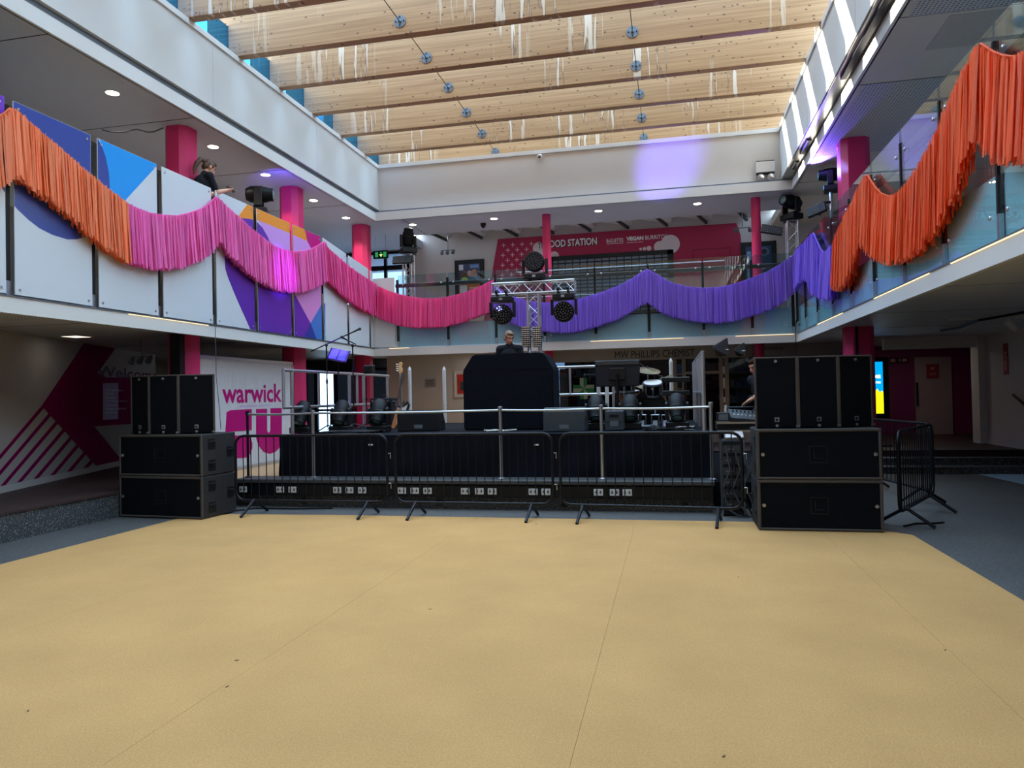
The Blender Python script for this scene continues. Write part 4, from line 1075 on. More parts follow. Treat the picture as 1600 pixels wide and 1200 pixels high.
garland('purple fringe garland along the back balcony and round its right corner', (150, 110, 230),
        [(BPL, [(771, 441), (785, 455), (800, 464), (825, 471), (850, 474), (875, 473), (900, 469), (930, 461), (950, 454), (970, 446), (990, 435), (1002, 427), (1011, 421), (1020, 426), (1030, 432), (1050, 443), (1075, 449), (1100, 451), (1120, 450), (1137, 447), (1155, 442), (1170, 437), (1200, 425), (1220, 413), (1240, 399), (1249, 391)],
          [(771, 487), (785, 497), (800, 505), (825, 512), (850, 517), (875, 520), (900, 519), (930, 512), (950, 505), (970, 497), (990, 485), (1002, 477), (1011, 472), (1020, 479), (1030, 486), (1050, 495), (1075, 501), (1100, 504), (1125, 505), (1145, 502), (1162, 497), (1180, 492), (1200, 485), (1220, 474), (1240, 458), (1249, 451)]),
         (RPL, [(1249, 391), (1260, 381), (1269, 371), (1276, 364), (1280, 374), (1286, 387), (1291, 394), (1296, 393), (1302, 389), (1309, 380)],
          [(1249, 451), (1260, 440), (1268, 435), (1273, 443), (1279, 456), (1286, 462), (1294, 466), (1302, 467), (1309, 465)])], 4)
garland('bright orange fringe garland in deep swags on the right balcony', (255, 106, 50),
        [(RPL, [(1309, 380), (1317, 362), (1325, 342), (1340, 315), (1351, 291), (1362, 273), (1367, 281), (1375, 293), (1384, 302), (1397, 307), (1407, 304), (1417, 297), (1434, 277), (1450, 252), (1462, 231), (1475, 207), (1487, 180), (1500, 150), (1512, 124), (1525, 100), (1535, 79), (1543, 67), (1552, 73), (1565, 81), (1580, 86), (1600, 88), (1650, 60), (1720, -40)],
          [(1309, 447), (1316, 451), (1323, 452), (1330, 448), (1338, 436), (1347, 412), (1357, 376), (1362, 382), (1368, 390), (1375, 397), (1388, 406), (1403, 410), (1420, 407), (1436, 401), (1450, 392), (1463, 380), (1475, 365), (1487, 347), (1497, 330), (1510, 304), (1520, 283), (1530, 252), (1541, 224), (1546, 217), (1557, 229), (1568, 239), (1582, 247), (1600, 252), (1650, 245), (1720, 200)])], 5, 0.045)
# ================================================================== BENCH WITH SOCKETS, STAGE
ZD = 1.03
be = thing('power_bench', 'long dark bench with white socket plates in front of the stage', 'bench', (-2.92, 9.95, 0))
bx = lambda x0, x1, y0, y1, z0, z1: MB().box(x0 + 2.92, x1 + 2.92, y0 - 9.95, y1 - 9.95, z0, z1)
bx(-6.4, 0.5, 9.9, 9.95, 0.0, 0.18).build('bench_base', 'terrazzo', be)
bx(-6.42, 0.52, 9.8, 9.95, 0.18, 0.35).build('socket_panel', 'black_metal', be, bevel=0.01)
mat('bench_top', (64, 64, 64), 0.5, noise=(60, 0.3))
bx(-6.43, 0.53, 9.78, 10.2, 0.361, 0.42).build('bench_top', 'bench_top', be, bevel=0.008)
for i, x in enumerate((-5.4, -3.3, -1.5, 0.1)): bx(x, x + 0.09, 9.885, 9.9, 0.05, 0.13).build('drain_slot', 'black', be)
SOCK = MB().cbox((0, 0, 0), (0.125, 0.014, 0.088)).mesh('socket', 'white_paint', bevel=0.004)
HOLE = MB().cbox((-0.03, 0, 0), (0.022, 0.004, 0.03)).cbox((0.03, 0, 0), (0.022, 0.004, 0.03)).cbox((-0.03, 0, 0.026), (0.014, 0.004, 0.01)).cbox((0.03, 0, 0.026), (0.014, 0.004, 0.01)).mesh('holes', 'dark_grey')
for x in (380, 438, 457, 527, 546, 566, 628, 648, 668, 727, 749, 769, 833, 853, 935, 960, 980):
    P = at(x, 766, Y=9.795)
    s_ = inst('socket_plate', SOCK, be, (P.x + 2.92, -0.157, 0.265))
    inst('socket_holes', HOLE, s_, (0, -0.008, 0))

st = thing('stage_platform', 'black skirted stage platform behind the barriers', 'stage', (-2.72, 12.5, ZR))
sx0, sx1, sy0, sy1 = -5.95 + 2.72, 0.5 + 2.72, 10.3 - 12.5, 14.75 - 12.5
MB().box(sx0, sx1, sy0, sy1, ZD - ZR - 0.09, ZD - ZR).build('deck', mat('deck_black', (20, 22, 28), 0.9, noise=(20, 0.3), spec=0.12), st)
for x in (sx0 + 0.2, -1.2, 1.0, sx1 - 0.2):
    for y in (sy0 + 0.25, sy1 - 0.25): MB().cyl((x, y, 0), (x, y, ZD - ZR - 0.09), 0.03, n=10).build('leg', 'alu', st)
def skirt(a, b_, nm):
    a = Vector(a); b_ = Vector(b_); n = 150; d = (b_ - a); L = d.length; U = d / L; N = Vector((U.y, -U.x, 0)); vs = []; rg = random.Random(11)
    ph = [rg.uniform(0, 6.28) for _ in range(6)]
    H = ZD - ZR - 0.012
    for i in range(n + 1):
        s = L * i / n
        for j in range(9):
            f_ = j / 8
            wv = 0.012 * math.sin(s * 9 + ph[0] + 1.3 * f_) + 0.008 * math.sin(s * 23 + ph[1]) * f_ + 0.012 * math.sin(s * 2.3 + 5 * f_ + ph[2])
            vs.append(a + U * s + N * (0.025 + wv * (0.35 + f_)) + Vector((0, 0, H * (1 - f_) + 0.003)))
    fs = [(i * 9 + j, (i + 1) * 9 + j, (i + 1) * 9 + j + 1, i * 9 + j + 1) for i in range(n) for j in range(8)]
    return MB().add(vs, fs).build(nm, 'black_cloth', st, smooth=True)
skirt((sx0, sy0 - 0.02, 0), (sx1, sy0 - 0.02, 0), 'skirt'); skirt((sx1 + 0.02, sy0, 0), (sx1 + 0.02, sy1, 0), 'skirt'); skirt((sx0 - 0.02, sy1, 0), (sx0 - 0.02, sy0, 0), 'skirt')
for px_ in (579, 838):
    P = at(px_, 695, Y=10.24); MB().cbox((P.x + 2.72, 10.24 - 12.5, P.z - ZR), (0.07, 0.006, 0.022)).build('label_tab', 'white_paint', st)

# ------------------------------------------------------------------ front posts and rail
fr = thing('front_post_rail', 'steel posts and thin rail standing on the bench in front of the stage', 'rail', (-2.9, 9.98, 0.42))
def post(x, h, mt='steel', r=0.024):
    p = MB().cyl((x + 2.9, 0, 0.012), (x + 2.9, 0, h), r, n=14).build('post', mt, fr, smooth=True)
    MB().lathe([(r + 0.008, h - 0.05), (r + 0.008, h + 0.012), (r * 0.6, h + 0.02)], (x + 2.9, 0, 0), n=14).build('cap', mt, p, smooth=True)
    MB().lathe([(0.055, 0.0), (0.055, 0.01), (0.03, 0.025)], (x + 2.9, 0, 0), n=16).build('base_flange', mt, p, smooth=True)
PX = [(-5.24, 0.99), (-2.36, 1.0), (-0.94, 1.0), (0.51, 1.01)]
for x, h in PX: post(x, h)
post(-6.33, 1.0, 'black_metal', 0.02)
pts = []
for (a, b_) in zip([-6.33] + [p[0] for p in PX], [p[0] for p in PX]):
    MB().tube([(a + 2.9 + (b_ - a) * k / 6, -0.005, 0.965 - 0.012 * math.sin(PI * k / 6)) for k in range(7)], 0.017, 10).build('rail_bar', 'steel', fr, smooth=True)

# ------------------------------------------------------------------ guard rails round the stage
def guard(label, pts, posts, z1, z2):
    """pts: two ground points; posts: fractions along"""
    a = Vector((*pts[0], ZD)); b_ = Vector((*pts[1], ZD)); d = b_ - a
    t = thing('guard_rail', label, 'guard rail', a)
    for z, nm in ((z1, 'top_rail'), (z2, 'mid_rail')):
        MB().cyl(Vector((0, 0, z - ZD)), d + Vector((0, 0, z - ZD)), 0.025, n=12).build(nm, 'alu', t, smooth=True)
    for f_, full in posts:
        p = d * f_
        MB().cyl(p + Vector((0, 0, 0 if full else z2 - ZD)), p + Vector((0, 0, z1 - ZD)), 0.03 if full else 0.024, n=12).build('post', 'alu', t, smooth=True)
    return t
guard('silver guard rail along the left side of the stage', ((-5.93, 10.35), (-5.93, 14.7)), ((0, False), (0.06, True), (0.27, False), (0.55, True), (0.63, False), (0.7, True), (0.98, True)), 2.06, 1.47)
guard('silver guard rail behind the stage right of the black booth', ((-2.5, 14.68), (-1.1, 14.68)), ((0.02, True), (0.36, False), (0.98, True)), 2.14, 1.58)
guard('silver guard rail along the right side of the stage', ((0.44, 10.4), (0.44, 14.6)), ((0, True), (0.18, False), (0.36, True), (0.5, False), (0.7, True), (0.97, True)), 2.14, 1.58)
for i, (px_, top, nm) in enumerate(((641, 578, 'left of the framed notice'), (695, 578, 'right of the framed notice'), (936, 588, 'under the left half of the monitor back'), (949, 590, 'under the middle of the monitor back'),
                                 (1050, 565, 'right of the drum kit'))):
    P = at(px_, 640, Y=14.6)
    t = thing('silver_post', 'silver upright post on the stage ' + nm, 'post', (P.x, 14.6, ZD), 0, 'silver posts at the back of the stage')
    h = at(px_, top, Y=14.6).z - ZD
    MB().cyl((0, 0, 0.01), (0, 0, h), 0.038, n=14).build('tube', 'white_paint', t, smooth=True)
    MB().lathe([(0.038, h), (0.012, h + 0.07)], n=14).build('tip', 'white_paint', t, smooth=True)
    MB().cyl((0, 0, 0), (0, 0, 0.012), 0.07, n=14).build('foot', 'galv', t)

# ------------------------------------------------------------------ crowd barriers
def barrier(label, p0, p1, nb=18):
    p0 = Vector((*p0, 0)); p1 = Vector((*p1, 0)); L = (p1 - p0).length
    t = thing('crowd_barrier', label, 'barrier', (p0 + p1) / 2, math.atan2(p1.y - p0.y, p1.x - p0.x), 'crowd control barriers')
    z0, z1, r = 0.2, 1.1, 0.13
    pts = []
    for cx, cz, a0 in ((L / 2 - r, z1 - r, 0), (-L / 2 + r, z1 - r, 90), (-L / 2 + r, z0 + r, 180), (L / 2 - r, z0 + r, 270)):
        for k in range(6):
            a_ = math.radians(a0 + 18 * k); pts.append((cx + r * math.cos(a_), 0, cz + r * math.sin(a_)))
    MB().tube(pts, 0.019, 10, closed=True).build('frame', 'black_metal', t, smooth=True)
    bar = MB().cyl((0, 0, z0), (0, 0, z1), 0.007, n=6).mesh('bar', 'black_metal')
    for i in range(nb):
        inst('bar', bar, t, (-L / 2 + L * (i + 1) / (nb + 1), 0, 0))
    for x in (-L / 2 + 0.28, L / 2 - 0.28):
        MB().tube([(x - 0.02, -0.30, 0.018), (x, -0.04, 0.19), (x, 0, 0.205), (x, 0.04, 0.19), (x + 0.02, 0.30, 0.018)], 0.02, 8).build('foot', 'black_metal', t, smooth=True)
    for z in (0.45, 0.85):
        MB().tube([(L / 2, 0, z), (L / 2 + 0.05, 0, z), (L / 2 + 0.05, 0, z - 0.07)], 0.007, 6).build('hook', 'steel', t)
barrier('black crowd barrier beside the left speaker stack', (-5.99, 9.14), (-3.73, 9.14))
barrier('black crowd barrier in the middle, in front of the booth', (-3.61, 9.14), (-1.49, 9.13))
barrier('black crowd barrier left of the right speaker stack', (-1.39, 9.12), (0.8, 8.95))
barrier('black crowd barrier set at an angle right of the right speaker stack', (2.46, 8.85), (3.32, 10.45), 15)
barrier('black crowd barrier going back behind the right speaker stack', (3.36, 10.62), (3.0, 12.8), 16)

# ------------------------------------------------------------------ loudspeakers
def sub(label, loc, rz, w):
    t = thing('subwoofer', label, 'subwoofer', loc, rz, 'stacked bass cabinets')
    d, h = 0.7, 0.57
    MB().box(-w / 2, w / 2, 0.02, d, 0.004, h).build('cabinet', 'speaker_box', t, bevel=0.012)
    e = 0.032
    for b_ in ((-w / 2, w / 2, 0, 0.03, 0.004, e), (-w / 2, w / 2, 0, 0.03, h - e, h), (-w / 2, -w / 2 + e, 0, 0.03, e, h - e), (w / 2 - e, w / 2, 0, 0.03, e, h - e)):
        MB().box(*b_).build('front_frame', 'speaker_edge', t, bevel=0.006)
    MB().box(-w / 2 + e, w / 2 - e, 0.008, 0.022, e, h - e).build('grille', 'speaker_grille', t)
    for s in (-1, 1):
        MB().lathe([(0.02, 0), (0.02, 0.012), (0.008, 0.014)], (s * (w / 2 - 0.065), 0.008, h / 2), (0, -1, 0), 14).build('grille_screw', 'steel', t, smooth=True)
        X = s * w / 2
        for y, z in ((0.2, 0.14), (0.2, 0.43), (0.58, 0.3)):
            hd = MB().box(min(X, X + s * 0.004), max(X, X + s * 0.004), y - 0.07, y + 0.07, z - 0.07, z + 0.07).build('handle_cup', 'black', t)
            MB().box(min(X, X + s * 0.012), max(X, X + s * 0.012), y - 0.065, y + 0.065, z + 0.02, z + 0.045).build('handle_bar', 'black_matte', hd, bevel=0.004)
    em = MB()
    for b_ in ((-0.09, 0.09, 0.09), (-0.09, 0.09, -0.09)): em.box(b_[0], b_[1], 0.004, 0.008, h / 2 + b_[2] - 0.004, h / 2 + b_[2] + 0.004)
    for x in (-0.09, 0.09): em.box(x - 0.004, x + 0.004, 0.004, 0.008, h / 2 - 0.09, h / 2 + 0.09)
    em.box(-0.05, -0.042, 0.004, 0.008, h / 2 - 0.05, h / 2 + 0.05); em.box(-0.05, 0.05, 0.004, 0.008, h / 2 - 0.05, h / 2 - 0.042)
    em.build('emblem', mat('emblem_dark', (17, 18, 22), 0.8), t)
    for x in (-w / 2 + 0.1, w / 2 - 0.1):
        for y in (0.1, 0.6): MB().box(x - 0.04, x + 0.04, y - 0.03, y + 0.03, 0.0, 0.004).build('foot', 'black', t)
RL = math.atan2(-0.12, 1.42)
for z, q in ((0.008, 'bottom'), (0.58, 'upper')):
    sub('wide black bass cabinet, %s one of the left stack' % q, (-6.88, 8.71, z), RL, 1.40)
    sub('wide black bass cabinet, %s one of the right stack' % q, (1.59, 8.64, z), 0.0, 1.31)
def top_box(label, A, B_, z):
    """A, B_: front corners seen from the audience, left to right"""
    A = Vector((*A, 0)); B_ = Vector((*B_, 0)); w = (B_ - A).length - 0.02
    t = thing('line_speaker', label, 'loudspeaker', ((A + B_) / 2).to_tuple()[:2] + (z,), math.atan2(B_.y - A.y, B_.x - A.x), 'upright loudspeakers on the stacks')
    h, d = 0.82, 0.5
    MB().prism([(-w / 2, 0.02), (w / 2, 0.02), (w / 2 - 0.14, d), (-w / 2 + 0.14, d)], lambda u, v, q: (u, v, q), 0, h).build('cabinet', 'speaker_box', t, bevel=0.008)
    MB().box(-w / 2 + 0.016, w / 2 - 0.016, 0.004, 0.022, 0.016, h - 0.02).build('grille', 'speaker_grille', t)
    for s in (-1, 1): MB().box(s * w / 2 - 0.012, s * w / 2 + 0.012, 0.0, 0.03, 0, h).build('edge_rail', 'speaker_edge', t, bevel=0.004)
    MB().box(-w / 2, w / 2, 0.0, 0.03, h - 0.018, h).build('edge_rail', 'speaker_edge', t, bevel=0.004)
    for z_ in (0.03, h - 0.05): MB().lathe([(0.017, 0), (0.017, 0.012), (0.006, 0.014)], (0, 0.004, z_), (0, -1, 0), 12).build('grille_screw', 'steel', t, smooth=True)
    bd = MB().box(-0.025, 0.025, -0.001, 0.004, 0.075, 0.125).build('badge', 'steel', t)
    MB().box(-0.017, 0.012, -0.003, -0.001, 0.083, 0.112).build('badge_mark', 'black', bd)
    MB().box(w / 2 - 0.02, w / 2 + 0.02, -0.012, 0.004, 0.012, 0.036).build('pin', 'steel', t)
c, s = math.cos, math.sin
z = 1.152
p = at(335, 630, Y=8.96).xy; q = at(278, 630, Y=8.79).xy; r_ = at(232, 630, Y=8.79).xy; u_ = at(204, 630, Y=8.85).xy
top_box('upright black loudspeaker on the left stack, its right one', q, p, z)
top_box('upright black loudspeaker on the left stack, its middle one', r_, q, z)
top_box('upright black loudspeaker on the left stack, its left one turned away', u_, r_, z)
p = Vector((0.945, 8.78)); q = p + Vector((0.47, 0.0)); r_ = q + 0.45 * Vector((c(.12), s(.12))); u_ = r_ + 0.43 * Vector((c(.4), s(.4)))
top_box('upright black loudspeaker on the right stack, its left one', p, q, z)
top_box('upright black loudspeaker on the right stack, its middle one', q, r_, z)
top_box('upright black loudspeaker on the right stack, its right one', r_, u_, z)
def wedge(label, px0, px1, Y, h=0.36, rz=0.0, d=0.5):
    a = at(px0, 670, Y=Y); b_ = at(px1, 670, Y=Y); w = b_.x - a.x
    t = thing('stage_monitor', label, 'stage monitor', ((a.x + b_.x) / 2, Y, ZD), rz)
    pr = [(0, 0), (d, 0), (d, h * 0.35), (d * 0.55, h), (0.08, h), (0, h * 0.85)]
    MB().prism(pr, lambda u, v, q: (q, u, v + 0.005), -w / 2, w / 2).build('cabinet', 'black_matte', t, bevel=0.01)
    MB().prism([(d * 0.57, h * 0.97), (d * 0.98, h * 0.4), (d * 1.0, h * 0.42), (d * 0.59, h * 1.0)], lambda u, v, q: (q, u, v + 0.005), -w / 2 + 0.03, w / 2 - 0.03).build('grille', 'speaker_grille', t)
    for sgn in (-1, 1):
        MB().box(sgn * w / 2 - 0.004, sgn * w / 2 + 0.004, 0.14, 0.3, h * 0.45, h * 0.6).build('handle', 'black', t)
    MB().box(-0.07, 0.07, -0.006, 0, 0.05, 0.11).build('connector_plate', 'galv', t)
    return t
mat('monitor_grey', (58, 64, 70), 0.6)
wedge('black floor monitor left of the black booth', 622, 686, 11.3, 0.34, 0.12)
m_ = wedge('grey backed floor monitor right of the black booth', 849, 914, 10.7, 0.36)
m_.children[0].data.materials[0] = MATS['monitor_grey']
P = at(960, 672, Y=10.9)
t = thing('small_monitor', 'small grey monitor speaker with a carrying slot on the stage', 'stage monitor', (P.x, 10.9, ZD))
MB().box(-0.14, 0.14, 0, 0.28, 0.004, 0.3).build('cabinet', 'monitor_grey', t, bevel=0.012)
MB().box(-0.07, 0.07, -0.005, 0.002, 0.2, 0.25).build('handle_slot', 'black', t, bevel=0.002); MB().box(-0.06, 0.06, -0.006, 0.002, 0.07, 0.15).build('connector_plate', 'galv', t)
MB().box(-0.14, 0.14, -0.004, 0.0, 0.13, 0.14).build('seam', 'black', t)

# ------------------------------------------------------------------ booth
bt = thing('dj_booth', 'tall booth draped in plain black cloth at the centre of the stage', 'booth', (-2.58, 11.45, ZD))
rg = random.Random(5)
def booth_pt(f_, g): pass
W = 0.745; D_ = 0.7
prof = [(-W, 0), (-W, 0.98), (-W + 0.03, 1.02), (-W + 0.15, 1.2), (-W + 0.18, 1.235), (W - 0.17, 1.235), (W - 0.13, 1.2), (W - 0.03, 1.03), (W, 0.98), (W, 0)]
MB().prism(prof, lambda u, v, q: (u, q, v + 0.003), 0, D_).build('drape', 'black_cloth', bt, bevel=0.02, seg=2)
MB().prism([(-W + 0.01, 0.975), (W - 0.01, 0.975), (W - 0.01, 0.985), (-W + 0.01, 0.985)], lambda u, v, q: (u, q, v), -0.004, 0.002).build('fold_line', 'black_cloth', bt)
for x in (-0.35, 0.05, 0.52):
    MB().tube([(x, -0.001, 0.02), (x + 0.01, -0.003, 0.4), (x + 0.02, -0.001, 0.9)], 0.006, 6).build('crease', 'black_cloth', bt, smooth=True)

# ------------------------------------------------------------------ trusses and lamps
def truss(label, segs, loc, group=None, w=0.2):
    t = thing('lighting_truss', label, 'truss', loc, 0, group)
    for a, b_ in segs:
        a = Vector(a); b_ = Vector(b_); d = (b_ - a).normalized(); L = (b_ - a).length
        U = Vector((0, 1, 0)); V = d.cross(U).normalized(); h = w / 2
        cs = [U * h + V * h, U * h - V * h, -U * h - V * h, -U * h + V * h]
        for q in cs: MB().cyl(a + q, b_ + q, 0.02, n=10).build('chord', 'alu', t, smooth=True)
        lc = MB(); n = max(2, round(L / w))
        for i in range(n):
            for k in range(4):
                p0, p1 = cs[k], cs[(k + 1) % 4]
                if i % 2: p0, p1 = p1, p0
                lc.cyl(a + d * (L * i / n) + p0, a + d * (L * (i + 1) / n) + p1, 0.008, n=6)
        for i in (0, n):
            for k in range(4): lc.cyl(a + d * (L * i / n) + cs[k], a + d * (L * i / n) + cs[(k + 1) % 4], 0.01, n=6)
        tag(lc.build('lacing', 'alu', t), kind='stuff')
    return t
TY = 13.0
a = at(836, 560, Y=TY); zt_ = at(836, 450, Y=TY).z
tr_ = truss('silver T shaped lighting truss behind the black booth', [((0, 0, 0.02), (0, 0, zt_ - ZD - 0.1)), ((-0.76, 0, zt_ - ZD), (0.76, 0, zt_ - ZD))], (a.x, TY, ZD))
MB().box(-0.35, 0.35, -0.35, 0.35, 0, 0.02).build('base_plate', 'black_metal', tr_)
def wash(label, P, hang, R=0.185, rz=0):
    t = thing('wash_light', label, 'stage light', P, rz, 'round faced wash lights on the T truss')
    k = -1 if hang else 1
    # origin at the clamp or foot
    MB().box(-0.19, 0.19, -0.14, 0.14, min(0.03 * k, 0.13 * k), max(0.03 * k, 0.13 * k)).build('base', 'black', t, bevel=0.012)
    for x in (-0.09, 0.09): MB().box(x - 0.025, x + 0.025, -0.03, 0.03, min(0, 0.045 * k), max(0, 0.045 * k)).build('foot' if not hang else 'clamp', 'black_metal', t)
    if hang:
        for x in (-0.09, 0.09): MB().lathe([(0.035, -0.02), (0.035, 0.02)], (x, -0.1, 0.06), (1, 0, 0), 10).box(x - 0.015, x + 0.015, -0.11, -0.02, 0, 0.07).build('clamp', 'black_metal', t)
    zc = k * (0.17 + R)
    for x in (-1, 1):
        MB().prism([(-0.07, 0.12 * k), (0.07, 0.12 * k), (0.06, zc + 0.05 * k), (-0.06, zc + 0.05 * k)], lambda u, v, q: (q, u, v), x * (R + 0.012), x * (R + 0.05)).build('yoke_arm', 'black', t, bevel=0.008)
    hd = MB().lathe([(R * 0.72, 0.15), (R * 0.95, 0.06), (R, 0.0), (R, -0.07), (R * 0.94, -0.1)], (0, 0, zc), (0, 1, 0), 28).build('head', 'black', t, smooth=True)
    MB().cyl((0, -0.1, zc), (0, -0.104, zc), R * 0.9, n=28).build('face_plate', 'black_gloss', hd)
    ln = MB()
    for ring, cnt in ((0, 1), (1, 6), (2, 12), (3, 18)):
        for i in range(cnt):
            a_ = 2 * PI * i / max(1, cnt) + ring * 0.26; rr_ = ring * R * 0.255
            ln.lathe([(R * 0.1, 0), (R * 0.085, 0.012), (0.002, 0.016)], (rr_ * math.cos(a_), -0.104, zc + rr_ * math.sin(a_)), (0, -1, 0), 6)
    tag(ln.build('lens_array', mat('lens_dark', (46, 46, 52), 0.12, spec=0.8), hd, smooth=True), 'honeycomb of small dark lenses', kind='stuff')
    MB().box(-0.03, 0.03, -0.142, -0.139, k * 0.06, k * 0.1).build('display', 'steel', t)
    return t
hz_ = zt_ - 0.12
wash('round faced wash light hanging under the left arm of the T truss', (at(785, 470, Y=TY - 0.1).x, TY - 0.1, hz_), True)
wash('round faced wash light hanging under the right arm of the T truss', (at(881, 470, Y=TY - 0.1).x, TY - 0.1, hz_), True)
wash('round faced wash light standing on top of the T truss', (at(836, 430, Y=TY).x, TY, zt_ + 0.121), False)
def blinder(label, P, w, h, nx, ny, M, lit=False, bar=None):
    t = thing('blinder_panel', label, 'stage light', P, 0, 'gridded blinder panels')
    t.rotation_euler = M.to_euler()
    MB().box(-w / 2, w / 2, 0, 0.07, -h / 2, h / 2).build('housing', 'black', t, bevel=0.006)
    g = MB()
    for i in range(nx):
        for j in range(ny):
            x = -w / 2 + w * (i + 0.5) / nx; z_ = -h / 2 + h * (j + 0.5) / ny
            g.lathe([(0.36 * w / nx, 0), (0.4 * w / nx, 0.004), (0.2 * w / nx, 0.01)], (x, -0.002, z_), (0, -1, 0), 6)
    tag(g.build('cell_grid', mat('cell_lit', (214, 196, 182), 0.2, emit=0.05) if lit else mat('cell_dim', (84, 86, 92), 0.15), t), 'grid of small square light cells', kind='stuff')
    MB().tube([(-w / 2 - 0.015, 0.035, 0), (-w / 2 - 0.015, 0.14, 0), (w / 2 + 0.015, 0.14, 0), (w / 2 + 0.015, 0.035, 0)], 0.01, 6).build('bracket', 'black_metal', t)
    MB().lathe([(0.03, -0.03), (0.03, 0.03)], (0, 0.16, 0), (0, 0, 1), 10).build('clamp', 'black_metal', t)
I4 = Matrix.Identity(4)
for px_, nm in ((821.5, 'left'), (838.5, 'right')):
    blinder('upright gridded blinder panel on the T truss mast, the %s one' % nm, at(px_, 526, Y=TY - 0.3), 0.155, 0.37, 5, 10, I4, True)
def spot(label, P, axis, yoke_z=True, k=1, S=1.0, group='moving head spotlights', foot=True):
    """moving head: base box at P, yoke, long barrel head along axis (points to the lens)"""
    t = thing('moving_head', label, 'stage light', P, 0, group)
    t.rotation_euler = (0, 0, math.atan2(axis[0], -axis[1]))
    ax = Vector((0, -math.hypot(axis[0], axis[1]), axis[2])).normalized()
    MB().box(-0.17 * S, 0.17 * S, -0.13 * S, 0.13 * S, 0.004, 0.11 * S).build('base', 'black', t, bevel=0.012)
    MB().box(-0.13 * S, 0.13 * S, -0.07 * S, 0.07 * S, 0.11 * S, 0.14 * S).build('turntable', 'black_metal', t, bevel=0.008)
    zc = 0.34 * S
    for x in (-1, 1):
        MB().prism([(-0.06 * S, 0.13 * S), (0.06 * S, 0.13 * S), (0.055 * S, zc + 0.05 * S), (0, zc + 0.075 * S), (-0.055 * S, zc + 0.05 * S)], lambda u, v, q: (q, u, v), x * 0.135 * S, x * 0.175 * S).build('yoke_arm', 'black', t, bevel=0.008)
    mat('head_shell', (13, 16, 19), 0.5, spec=0.22)
    hd = MB().lathe([(0.03 * S, -0.2 * S), (0.09 * S, -0.19 * S), (0.125 * S, -0.12 * S), (0.13 * S, 0.0), (0.12 * S, 0.1 * S), (0.1 * S, 0.16 * S), (0.1 * S, 0.21 * S), (0.085 * S, 0.21 * S)], (0, 0, zc), ax, 24).build('head', 'head_shell', t, smooth=True)
    MB().lathe([(0.085 * S, 0.205 * S), (0.05 * S, 0.222 * S), (0.01, 0.226 * S)], (0, 0, zc), ax, 20).build('lens', mat('lens_glass', (110, 150, 150), 0.08, spec=0.9), hd, smooth=True)
    MB().lathe([(0.132 * S, 0.03 * S), (0.132 * S, 0.05 * S)], (0, 0, zc), ax, 24).build('seam_ring', 'black', hd, smooth=True)
    return t
for px_, Y_, nm in ((472, 11.0, 'leftmost on the stage in front of the pink column'), (533, 11.2, 'on the stage below the blue lit music stand'), (592, 11.2, 'on the stage in front of the guitar amplifier'),
                    (932, 11.3, 'on the stage right of the grey floor monitor'), (985, 11.3, 'on the stage left of the drum kit'), (1058, 11.3, 'on the stage below the keyboard')):
    P = at(px_, 660, Y=Y_)
    spot('dark moving head light ' + nm, (P.x, Y_, ZD), (0.02, -0.5, -0.75))
# lamp on the left balcony behind the panels
P = at(405, 330, X=-7.35)
lt = thing('lamp_stand', 'dark flight case shelf under the moving head on the left balcony', 'stand', (P.x, P.y, 3.72))
MB().box(-0.25, 0.25, -0.5, 0.5, P.z - 3.72 - 0.2, P.z - 3.72 - 0.1).build('shelf', 'black', lt, bevel=0.01)
for x in (-0.2, 0.2):
    for y in (-0.45, 0.45): MB().cyl((x, y, 0), (x, y, P.z - 3.72 - 0.2), 0.025, n=8).build('leg', 'black_metal', lt)
LBP = (P.x + 0.3, P.y + 0.14, P.z + 0.34)
spot('dark moving head light above the printed panels on the left balcony', (P.x, P.y, P.z - 0.1), (0.9, 0.42, 0.02), S=1.2)
def tower(label, px_, ytop, Y_, z0, ax, S=1.05):
    P = at(px_, ytop, Y=Y_)
    t_ = truss(label, [((0, 0, 0.02), (0, 0, P.z - z0 - 0.03))], (P.x, Y_, z0), None, 0.22)
    MB().box(-0.3, 0.3, -0.3, 0.3, 0, 0.02).build('base_plate', 'black_metal', t_)
    MB().box(-0.16, 0.16, -0.16, 0.16, P.z - z0 - 0.03, P.z - z0 - 0.012).build('top_plate', 'black_metal', t_)
    return P
P = tower('silver lighting tower behind the back balustrade at its left end', 638, 396, 17.3, ZFL, None)
spot('dark moving head light on top of the left lighting tower', (P.x, 17.3, P.z), (0.15, -0.2, 0.9), S=1.15)
blinder('wide gridded blinder panel on the left lighting tower', at(628, 405, Y=17.0), 0.5, 0.2, 12, 5, Matrix.Rotation(-0.35, 4, 'X'))
P = tower('silver lighting tower behind the right end of the back balustrade', 1237, 344, 17.3, ZFL, None)
spot('dark moving head light on top of the right lighting tower', (P.x, 17.3, P.z), (-0.75, -0.55, 0.12), S=1.2)
blinder('tilted gridded blinder panel left of the right lighting tower', at(1206, 358, Y=17.0), 0.46, 0.2, 11, 5, Matrix.Rotation(0.22, 4, 'Y') @ Matrix.Rotation(-0.3, 4, 'X'))
P = at(1298, 300, Y=15.2)
t = thing('lamp_pole', 'steel lamp pole behind the right balustrade beside the broad pink column', 'stand', (P.x, 15.2, ZFL))
MB().cyl((0, 0, 0.02), (0, 0, P.z - ZFL), 0.03, n=12).build('pole', 'steel', t, smooth=True); MB().cyl((0, 0, 0), (0, 0, 0.02), 0.25, n=20).build('base', 'black_metal', t)
MB().tube([(0, 0, P.z - ZFL - 0.2), (-0.18, -0.1, P.z - ZFL - 0.22)], 0.025, 8).build('arm', 'black_metal', t)
